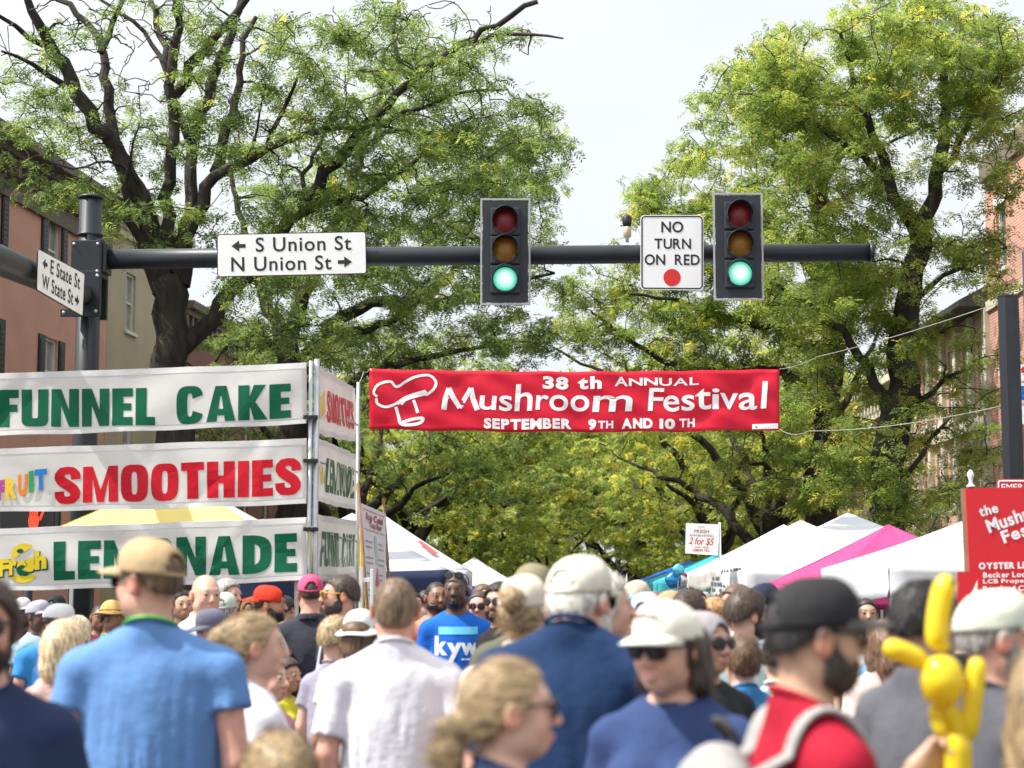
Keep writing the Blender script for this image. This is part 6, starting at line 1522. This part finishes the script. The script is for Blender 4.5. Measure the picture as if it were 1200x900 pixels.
p8 = person(785, 702, 4.95, -28, 'smiling woman in sunglasses and a white cap wearing a slate blue tee', hy=-10, hp=5, tone=FAIR, shirt=(.03, .052, .14), hair='bob', hcol=DBROWN, female=True, glasses='dark', hat='cap', hatcol=(.72, .69, .60), smile=True, width=1.06, drop=.03)
p9 = person(952, 675, 4.05, 104, 'bearded man in a red tee and black cap carrying a grey backpack', tone=OLV, shirt=(.32, .008, .025), hair='short', hcol=BLACK, hat='cap', hatcol=(.022, .022, .024), billcol=(.085, .08, .075), beard='full', bcol=(.034, .025, .019), glasses='dark', hp=2, belly=.2,
             larm=((.24, -.10, 1.12), (.20, -.325, 1.325)), lhand='grip')
person(1086, 677, 5.4, 122, 'man in a charcoal tee with short black hair behind the yellow balloon', tone=OLV, shirt=(.10, .10, .115), hair='short', hcol=BLACK, beard='stubble', hy=0)
person(1166, 690, 5.0, 112, 'grey bearded man in a pale green cap and grey tee by the red signboard', tone=RED, shirt=(.085, .085, .10), hair='short', hcol=GREY, hat='cap', hatcol=(.58, .60, .48), beard='short', bcol=GREY, hy=-14)
person(1238, 750, 3.9, 150, 'long haired blonde woman cut off by the right edge', tone=FAIR, shirt=(.35, .31, .22), hair='long', hcol=DBLOND, female=True)

# second rows
person(62, 706, 12.6, 200, 'man in a bright blue tee with a white and royal blue cap turned backwards', tone=RED, shirt=(.04, .22, .52), hair='short', hcol=DBROWN, hat='cap', hatcol=(.66, .65, .66), billcol=(.03, .10, .42), bill_to='front', hy=-100, hp=10)
person(75, 727, 8.6, 205, 'woman with short platinum hair and sunglasses turned to the left', tone=RED, shirt=(.62, .40, .36), hair='bob', hcol=(.66, .50, .30), female=True, glasses='dark', hy=-55, sleeveless=True)
person(241, 672, 11.6, 30, 'bald man in a white tee looking to the right under the lemonade banner', tone=FAIR, shirt=(.72, .70, .70), hair='bald', hcol=GREY, hp=6)
person(254, 711, 11.0, -50, 'short woman in a faded navy cap with a pink mark', tone=TAN, shirt=(.2, .2, .24), hair='bob', hcol=DBROWN, female=True, hat='cap', hatcol=(.12, .12, .17), hp=14)
person(264, 694, 13.4, 170, 'person in a pale green cap behind the bald man', tone=FAIR, shirt=(.2, .28, .28), hair='short', hcol=GREY, hat='cap', hatcol=(.46, .52, .44))
person(268, 678, 14.6, 60, 'grey haired man half hidden behind the pale green cap', tone=RED, shirt=(.3, .3, .33), hair='thick', hcol=GREY)
person(296, 699, 14.0, 170, 'person in a rusty brown cap under the lemonade banner', tone=OLV, shirt=(.05, .08, .10), hair='short', hcol=BROWN, hat='cap', hatcol=(.17, .085, .03))
person(318, 686, 12.9, 85, 'bearded man in a bright red cap worn backwards', tone=(.44, .22, .12), shirt=(.55, .5, .52), hair='short', hcol=BLACK, hat='cap', hatcol=(.55, .035, .015), bill_to='back', beard='full', bcol=BLACK)
person(365, 673, 13.2, 178, 'man in a charcoal polo, jeans shorts and a pink cap seen from behind', tone=RED, shirt=(.038, .040, .055), hair='short', hcol=DBROWN, hat='cap', hatcol=(.52, .07, .16), collar=(.03, .03, .045), pants=(.06, .11, .19), shorts=True, sleeve=.9, width=1.05, hy=10, seed=77)
p22 = person(398, 672, 11.4, -78, 'man with yellow sunglasses and stubble looking left with a bag strap', tone=RED, shirt=(.40, .42, .48), hair='short', hcol=DBROWN, glasses='yellow', beard='short')
person(395, 721, 10.6, 150, 'fair haired boy between the pink cap and the white bucket hat', tone=FAIR, shirt=(.28, .26, .33), hair='short', hcol=DBLOND, child=True)
person(423, 709, 9.7, 165, 'woman with brown hair under a white bucket hat', tone=TAN, shirt=(.45, .42, .42), hair='bob', hcol=BROWN, female=True, hat='bucket', hatcol=(.72, .71, .68))
person(512, 681, 14.4, 20, 'bearded man in a coral shirt just behind the bright blue shirt', tone=BRN, shirt=(.66, .22, .14), hair='buzz', hcol=BLACK, beard='full', bcol=BLACK)
p26 = person(535, 671, 13.4, 6, 'man in a bright blue long sleeved tee with kyw on the chest', tone=DRK, shirt=(.012, .115, .50), hair='buzz', hcol=BLACK, beard='goatee', glasses='head', sleeve=1.75, width=1.0, hy=-14)
person(583, 682, 11.9, -62, 'bearded man in black shirt and dark sunglasses beside the blue shirt', tone=OLV, shirt=(.016, .015, .018), hair='thick', hcol=BLACK, beard='full', bcol=BLACK, glasses='dark', hy=36)
person(562, 691, 13.8, -10, 'man in dark sunglasses peering over the black shirt', tone=RED, shirt=(.05, .06, .09), hair='short', hcol=DBROWN, glasses='dark')
person(566, 683, 15.5, 15, 'red faced man with brown hair behind the sunglasses man', tone=RED, shirt=(.2, .2, .25), hair='short', hcol=BROWN)
person(626, 654, 7.9, 175, 'tall man in an olive patrol cap between the bun and the cream cap', tone=RED, shirt=(.10, .10, .07), hair='short', hcol=BROWN, hat='patrol', hatcol=(.20, .175, .11))
person(614, 673, 6.9, 160, 'woman in a cream tee with light brown hair in a messy bun', tone=FAIR, shirt=(.68, .60, .50), hair='bun', hcol=(.36, .25, .14), female=True, hat='cap', hatcol=(.60, .54, .44), seed=5)
person(708, 668, 7.0, 100, 'older person with long white hair just right of the cream cap', tone=FAIR, shirt=(.55, .48, .56), hair='long', hcol=WHITE_H, female=True)
person(719, 690, 13.0, 165, 'black haired man in a black tee right of the white hair', tone=TAN, shirt=(.02, .02, .024), hair='short', hcol=BLACK)
person(746, 680, 11.4, 10, 'man in brown tee and a beige cap with light blue bill', tone=RED, shirt=(.13, .085, .07), hair='short', hcol=BROWN, hat='cap', hatcol=(.50, .42, .32), billcol=(.12, .34, .60), glasses='dark')
person(757, 694, 9.4, 165, 'person in a baby blue cap behind the white cap', tone=FAIR, shirt=(.4, .38, .36), hair='short', hcol=DBROWN, hat='cap', hatcol=(.42, .55, .64))
person(787, 689, 11.0, -70, 'person in a wide tan sun hat behind the white cap', tone=TAN, shirt=(.5, .44, .36), hair='short', hcol=BROWN, hat='straw', hatcol=(.36, .25, .15), hp=6)
person(808, 692, 10.2, 150, 'dark haired woman between the tan hat and the curly blonde', tone=TAN, shirt=(.20, .34, .36), hair='thick', hcol=DBROWN, female=True)
person(838, 699, 10.4, 170, 'woman with curly strawberry blonde hair in front of the hanging wares', tone=FAIR, shirt=(.50, .47, .42), hair='bun', hcol=(.52, .30, .14), female=True)
person(829, 716, 7.0, 38, 'man in a backwards grey cap, dark glasses and a black tee beside the smiling woman', tone=(.50, .28, .20), shirt=(.022, .022, .026), hair='short', hcol=BLACK, hat='cap', hatcol=(.27, .25, .26), glasses='dark', bill_to='back')
person(868, 742, 8.0, 195, 'woman in a sleeveless blue top with bare shoulders', tone=FAIR, shirt=(.035, .155, .34), hair='short', hcol=BROWN, female=True, sleeveless=True)
person(876, 690, 9.2, 140, 'man with thick dark hair and beard in a heather green tee', tone=FAIR, shirt=(.22, .28, .28), hair='thick', hcol=DBROWN, beard='full', bcol=BLACK, hy=-30, width=1.1)
person(862, 685, 12.0, -60, 'man with short brown hair and rosy face left of the heather green tee', tone=RED, shirt=(.45, .42, .38), hair='thick', hcol=BROWN, glasses='dark')
person(896, 683, 11.2, 140, 'man in a dark navy cap behind the heather green tee', tone=FAIR, shirt=(.35, .42, .48), hair='short', hcol=BLACK, hat='cap', hatcol=(.018, .022, .045))
person(915, 741, 8.2, 150, 'person in a white and aqua striped tee left of the red tee', tone=FAIR, shirt=(.7, .7, .7), hair='short', hcol=DBROWN, shirt_mat=stripe_cloth('aqua stripes', (.72, .74, .72), (.16, .52, .48), 9))
person(1032, 726, 9.2, 200, 'woman with long brown wavy hair between red tee and charcoal tee', tone=FAIR, shirt=(.66, .52, .48), hair='long', hcol=(.16, .085, .05), female=True)
person(1052, 716, 10.6, 20, 'person in dark glasses under the white tent', tone=RED, shirt=(.12, .28, .48), hair='short', hcol=DBROWN, glasses='dark')
person(736, 768, 7.4, -60, 'woman in a pink top half hidden by the smiling woman', tone=FAIR, shirt=(.56, .07, .20), hair='bun', hcol=DBROWN, female=True)
person(337, 772, 12.0, 60, 'woman in a yellow and pink top between blonde hair and charcoal polo', tone=TAN, shirt=(.60, .55, .04), hair='bob', hcol=DBROWN, female=True, child=True)
person(316, 768, 9.2, 60, 'person in a pink tee behind the blonde woman in white', tone=FAIR, shirt=(.60, .26, .34), hair='short', hcol=BROWN, child=True)
# people at the stand
person(26, 700, 15.5, 30, 'vendor in a white cap inside the lemonade stand', tone=DRK, shirt=(.03, .03, .035), hair='short', hcol=BLACK, hat='cap', hatcol=(.62, .60, .60))
person(46, 703, 14.5, 60, 'vendor in a lilac grey cap inside the lemonade stand', tone=DRK, shirt=(.35, .5, .6), hair='short', hcol=BLACK, hat='cap', hatcol=(.36, .34, .40))
person(66, 697, 16.5, 170, 'person in a black cap inside the lemonade stand', tone=OLV, shirt=(.04, .06, .06), hair='short', hcol=BLACK, hat='cap', hatcol=(.012, .025, .024))
person(133, 701, 14.8, 75, 'man in a straw hat with black band and green tee', tone=BRN, shirt=(.08, .22, .12), hair='short', hcol=BLACK, hat='straw', hatcol=(.52, .34, .12))
person(118, 708, 15.8, 20, 'man in a maroon tee beside the white tent pole', tone=BRN, shirt=(.14, .025, .03), hair='buzz', hcol=BLACK)
person(92, 722, 12.0, 160, 'older woman with cream blonde hair behind the platinum hair', tone=FAIR, shirt=(.5, .45, .4), hair='bob', hcol=(.60, .50, .34), female=True)
person(215, 690, 15.2, 20, 'person in dark clothes standing back under the stand roof', tone=TAN, shirt=(.03, .03, .04), hair='short', hcol=BLACK)
person(335, 697, 16.4, 150, 'vendor in dark green with black hair at the back of the stand', tone=OLV, shirt=(.03, .06, .05), hair='short', hcol=BLACK)
# farther down the street
far_people = [
    (448, 692, 17.5, 180, 'man in a white tee far off below the menu board', (.68, .67, .66), BROWN, None, None),
    (485, 693, 19, 20, 'person in an orange tee under the navy edged tent', (.60, .20, .04), BLACK, None, None),
    (498, 691, 23, 180, 'person in a grey hoodie beyond the navy edged tent', (.20, .20, .22), DBROWN, None, None),
    (551, 691, 21, 0, 'man in a royal blue cap far behind the black shirt', (.08, .10, .3), BROWN, 'cap', (.03, .10, .45)),
    (590, 688, 17, 180, 'person with auburn hair far behind the black shirt', (.30, .10, .08), (.16, .06, .03), None, None),
    (652, 689, 20, 180, 'person in a teal tee beyond the olive cap', (.05, .25, .27), DBROWN, None, None),
    (700, 692, 24, 180, 'distant person in a lime tee along the street', (.38, .50, .06), BLACK, None, None),
    (730, 690, 17.5, 180, 'person in a navy tee with brown hair left of the beige cap', (.03, .04, .10), BROWN, None, None),
    (736, 692, 22, 10, 'distant person in a white cap and black tee', (.02, .02, .02), BROWN, 'cap', (.68, .68, .68)),
    (766, 692, 19, 180, 'distant person with red hair and plum tee', (.18, .04, .12), (.28, .09, .03), None, None),
    (775, 694, 26, 180, 'distant person in a sky blue tee', (.25, .45, .60), BLACK, None, None),
    (798, 690, 15.5, 180, 'person in a coffee brown tee by the tan hat', (.16, .09, .05), DBROWN, None, None),
    (818, 691, 17, 30, 'person in a turquoise tee by the hanging wares', (.05, .38, .40), BLACK, None, None),
    (826, 693, 21, 180, 'distant grey haired person in a lilac tee', (.40, .34, .50), GREY, None, None),
    (852, 691, 15, 180, 'person with cropped black hair in front of the white tents', (.30, .31, .33), BLACK, None, None),
    (910, 692, 14, 200, 'dark haired person at the edge of the magenta tent', (.08, .08, .09), BLACK, None, None),
    (930, 692, 16.5, 0, 'person in a peach tee in the shade of the magenta tent', (.60, .36, .26), BROWN, None, None),
    (1015, 700, 14, 0, 'person in a white tee in the shade of the near white tent', (.60, .60, .60), BLACK, None, None),
    (1068, 702, 13.0, 200, 'person in a denim shirt in the shade of the near white tent', (.12, .20, .34), DBROWN, None, None),
    (1128, 706, 9.0, 170, 'man in a black tee between the charcoal tee and the pale green cap', (.02, .02, .022), BLACK, None, None),
]
for x, y, D, yw, lab, sc_, hc_, ht, hcc in far_people:
    person(x, y, D, yw, lab, tone=(FAIR, RED, TAN, OLV)[int(x) % 4], shirt=sc_, hair='short', hcol=hc_, hat=ht, hatcol=hcc or (.5, .5, .5), lod=2)

# prints, straps and things carried
k = Ink()
for ch, u0, v0, u1, v1 in (('k', .0, .30, .28, .86), ('y', .27, .10, .62, .66), ('w', .58, .30, 1.0, .66)): k.text(ch, u0, v0, u1, v1, bold=.045, nx=5, ny=4)
for i, (u0, u1) in enumerate(((.60, .68), (.70, .80), (.82, .93))): k.raw([(u0, .16), (u1, .16), (u1, .21), (u0, .21)], [(0,1,2,3)])
bar = Ink(); n_ = 12; bar.raw([(.08 + .92 * i / n_, v) for i in range(n_ + 1) for v in (.90, 1.12)], [(2*i, 2*i+2, 2*i+3, 2*i+1) for i in range(n_)])
chest_print(p26, 'print', [('kyw_lettering', k, M_('white shirt print', (.75, .76, .80), .6), .003), ('light_bar', bar, M_('light blue print', (.12, .48, .72), .6), .003)], -.15, .14, 1.15, 1.38)
r8 = Ink(); 
for rr, w_ in ((.40, .16), (.18, .10)): r8.stroke([(.5 + rr * math.cos(a), .5 + rr * math.sin(a)) for a in np.linspace(0, 6.2832, 28)], w_)
chest_print(p8, 'print', [('emblem_print', r8, M_('pale blue shirt print', (.35, .55, .70), .6), .003)], .0, .17, 1.10, 1.30)
# green lanyard round the neck of the man in light blue
inf = root_info[p2.name]
MB().tube([(.075 * math.sin(a) * 1.06, .030 + .075 * math.cos(a), 1.545 - .065 * (.5 - .5 * math.cos(a))) for a in np.linspace(0, 6.2832, 33)], .009, 8, flat=.5, cap=False).build('lanyard', M_('green lanyard', (.06, .50, .05), .5), p2)
# maroon letters on the white cap
inf = root_info[p8.name]
k = MB()
for i, x in enumerate((-.035, -.022, -.009, .004, .017, .030)): k.ball(inf['hw']((x, -.098 + abs(x) * .25, 1.772 - abs(x) * .25)), (.005, .004, .006), 8, 6)
k.build('cap_lettering', M_('maroon thread', (.20, .02, .05), .7), p8)

# grey backpack of the man in red
def strap_pts(root, xc, th0, th1, n=22, lift=.006):
    inf = root_info[root.name]; bv = BVHTree.FromPolygons([tuple(v) for v in inf['Vt']], [tuple(q) for q in inf['Qt']]); o_ = []
    for k in range(n + 1):
        th = R(th0 + (th1 - th0) * k / n); d = Vector((0, math.cos(th), math.sin(th))); x = xc(k / n); c = Vector((x, .02, 1.30))
        h = bv.ray_cast(c + d * .6, -d)
        o_.append((h[0] if h[0] is not None else c + d * .12) + d * lift)
    return o_
def world_of(root): return Matrix.Translation(root.location) @ Matrix.Rotation(root.rotation_euler.z, 4, 'Z') @ Matrix.Scale(root.scale.x, 4)
bp = empty('backpack', p9.location, p9.rotation_euler.z, 'light grey backpack worn by the man in the red tee', 'backpack'); bp.scale = p9.scale
gm, dm = cloth((.30, .29, .28)), cloth((.055, .055, .06))
f = Field(axis([(-.22, .22, .011)]), axis([(.10, .40, .011)]), axis([(.86, 1.48, .011)]))
f.put(*ell((0, .215, 1.15), (.17, .085, .27)), .03); f.put(*ell((0, .235, 1.22), (.155, .10, .20)), .04); wv9 = waves(3, 5, 28, (1, 1, 1)); X, Y, Z = np.meshgrid(*f.ax, indexing='ij', sparse=True); f.F -= .008 * wv9(X, Y, Z)
link('pack', np_mesh('pack', *snets(f.F, f.ax), True), gm, bp)
f = Field(axis([(-.18, .18, .012)]), axis([(.20, .44, .012)]), axis([(.86, 1.24, .012)])); f.put(*ell((0, .30, 1.03), (.125, .07, .12)), .03); f.F -= 0
link('front_pocket', np_mesh('front_pocket', *snets(f.F, f.ax), True), dm, bp)
for sg in (-1, 1):
    pts = strap_pts(p9, lambda t, sg=sg: sg * (.105 + .035 * t), 50, 205); pts = [Vector((sg * .095, .19, 1.36))] + pts
    MB().tube(pts, .034, 10, flat=.28, up=(0, 0, 1)).build('strap', gm, bp)
MB().tube([(-.03, .19, 1.43), (-.03, .22, 1.475), (.03, .22, 1.475), (.03, .19, 1.43)], .009, 8).build('carry_loop', dm, bp)
sb = empty('shoulder_bag', p22.location, p22.rotation_euler.z, 'dark strap and bag worn by the man with yellow sunglasses', 'bag'); sb.scale = p22.scale
for sg in (1, -1): MB().tube(strap_pts(p22, lambda t, sg=sg: sg * (.10 + .02 * t), 20, 200), .022, 8, flat=.3).build('strap', dm, sb)
MB().bevbox((-.14, .15, 1.02), (.14, .27, 1.40), .04).build('pouch', dm, sb)

# yellow balloon animal in the hand of the man in red, photo 1043-1150 x 678-900
DBL = 4.28; by = M_('yellow balloon latex', (.93, .72, .03), .14, var=.03, spec=.6, trans=.30); dk_ = M_('dark balloon tip', (.18, .11, .01), .4)
bl = empty('balloon_animal', P(1112, 860, DBL), 0, 'bright yellow twisted balloon animal with long ears', 'balloon'); o0 = bl.location
def B(x, y, d=0.0): return P(x, y, DBL + d) - o0
s_ = DBL / F_PX
def sausage(name, pts, rpx, n=18):
    pts = [Vector(p) for p in pts]; c = []; 
    for i in range(len(pts) - 1):
        for t in np.linspace(0, 1, 7, endpoint=False): c.append(pts[i].lerp(pts[i+1], t))
    c.append(pts[-1])
    for _ in range(4): c = [c[0]] + [(c[i-1] + 2 * c[i] + c[i+1]) / 4 for i in range(1, len(c) - 1)] + [c[-1]]
    m_ = len(c); L_ = sum((c[i+1] - c[i]).length for i in range(m_ - 1)); r = rpx * s_; acc = 0; rr = []
    for i in range(m_):
        if i: acc += (c[i] - c[i-1]).length
        e = min(acc, L_ - acc); rr.append(max(.002, r * math.sqrt(max(0, 1 - max(0, 1 - e / r) ** 2)) if e < r else r))
    ends = []
    d0 = (c[1] - c[0]).normalized(); d1 = (c[-1] - c[-2]).normalized()
    head = [c[0] + d0 * r * q for q in (0, .06, .2, .45)]; tail_ = [c[-1] - d1 * r * q for q in (.45, .2, .06, 0)]
    hr = [r * math.sqrt(1 - (1 - q) ** 2) for q in (0, .06, .2, .45)]; hr[0] = .001
    mid = [(p, q) for p, q, i in zip(c, rr, range(m_)) if r < sum((c[j+1] - c[j]).length for j in range(i)) < L_ - r]
    P_ = head + [p for p, q in mid] + tail_; R_ = hr + [q for p, q in mid] + hr[::-1]
    return MB().tube(P_, R_, n).build(name, by, bl)
e1 = sausage('ear', [B(1113, 674), B(1104, 695), B(1099, 722), B(1097, 762)], 13.5)
e2 = sausage('ear', [B(1035, 757, -.01), B(1055, 763, -.01), B(1086, 777)], 12.5)
sausage('twist', [B(1096, 756), B(1113, 757)], 9.5); sausage('head', [B(1102, 767, -.01), B(1104, 795, -.012), B(1103, 828)], 26)
sausage('arm', [B(1146, 770, -.01), B(1142, 805, -.01), B(1134, 868, -.005)], 11.5); sausage('arm', [B(1110, 822), B(1117, 842), B(1129, 866)], 10.5)
sausage('paw', [B(1094, 826, .01), B(1098, 842, .01), B(1107, 866, .005)], 9); sausage('body', [B(1124, 855), B(1123, 890), B(1121, 950)], 15.5); sausage('tail', [B(1121, 945), B(1124, 975), B(1130, 1000)], 11)
for x, y, pr in ((1117, 681, e1), (1054, 759, e2)): MB().ball(B(x, y, -.026), (.006, .005, .0085), 10, 8).build('dark_tip', dk_, pr)
MB().ball(B(1121, 791, -.048), (.004, .003, .005), 8, 6).build('painted_eye', M_('orange dot', (.7, .2, .02), .5), bl)
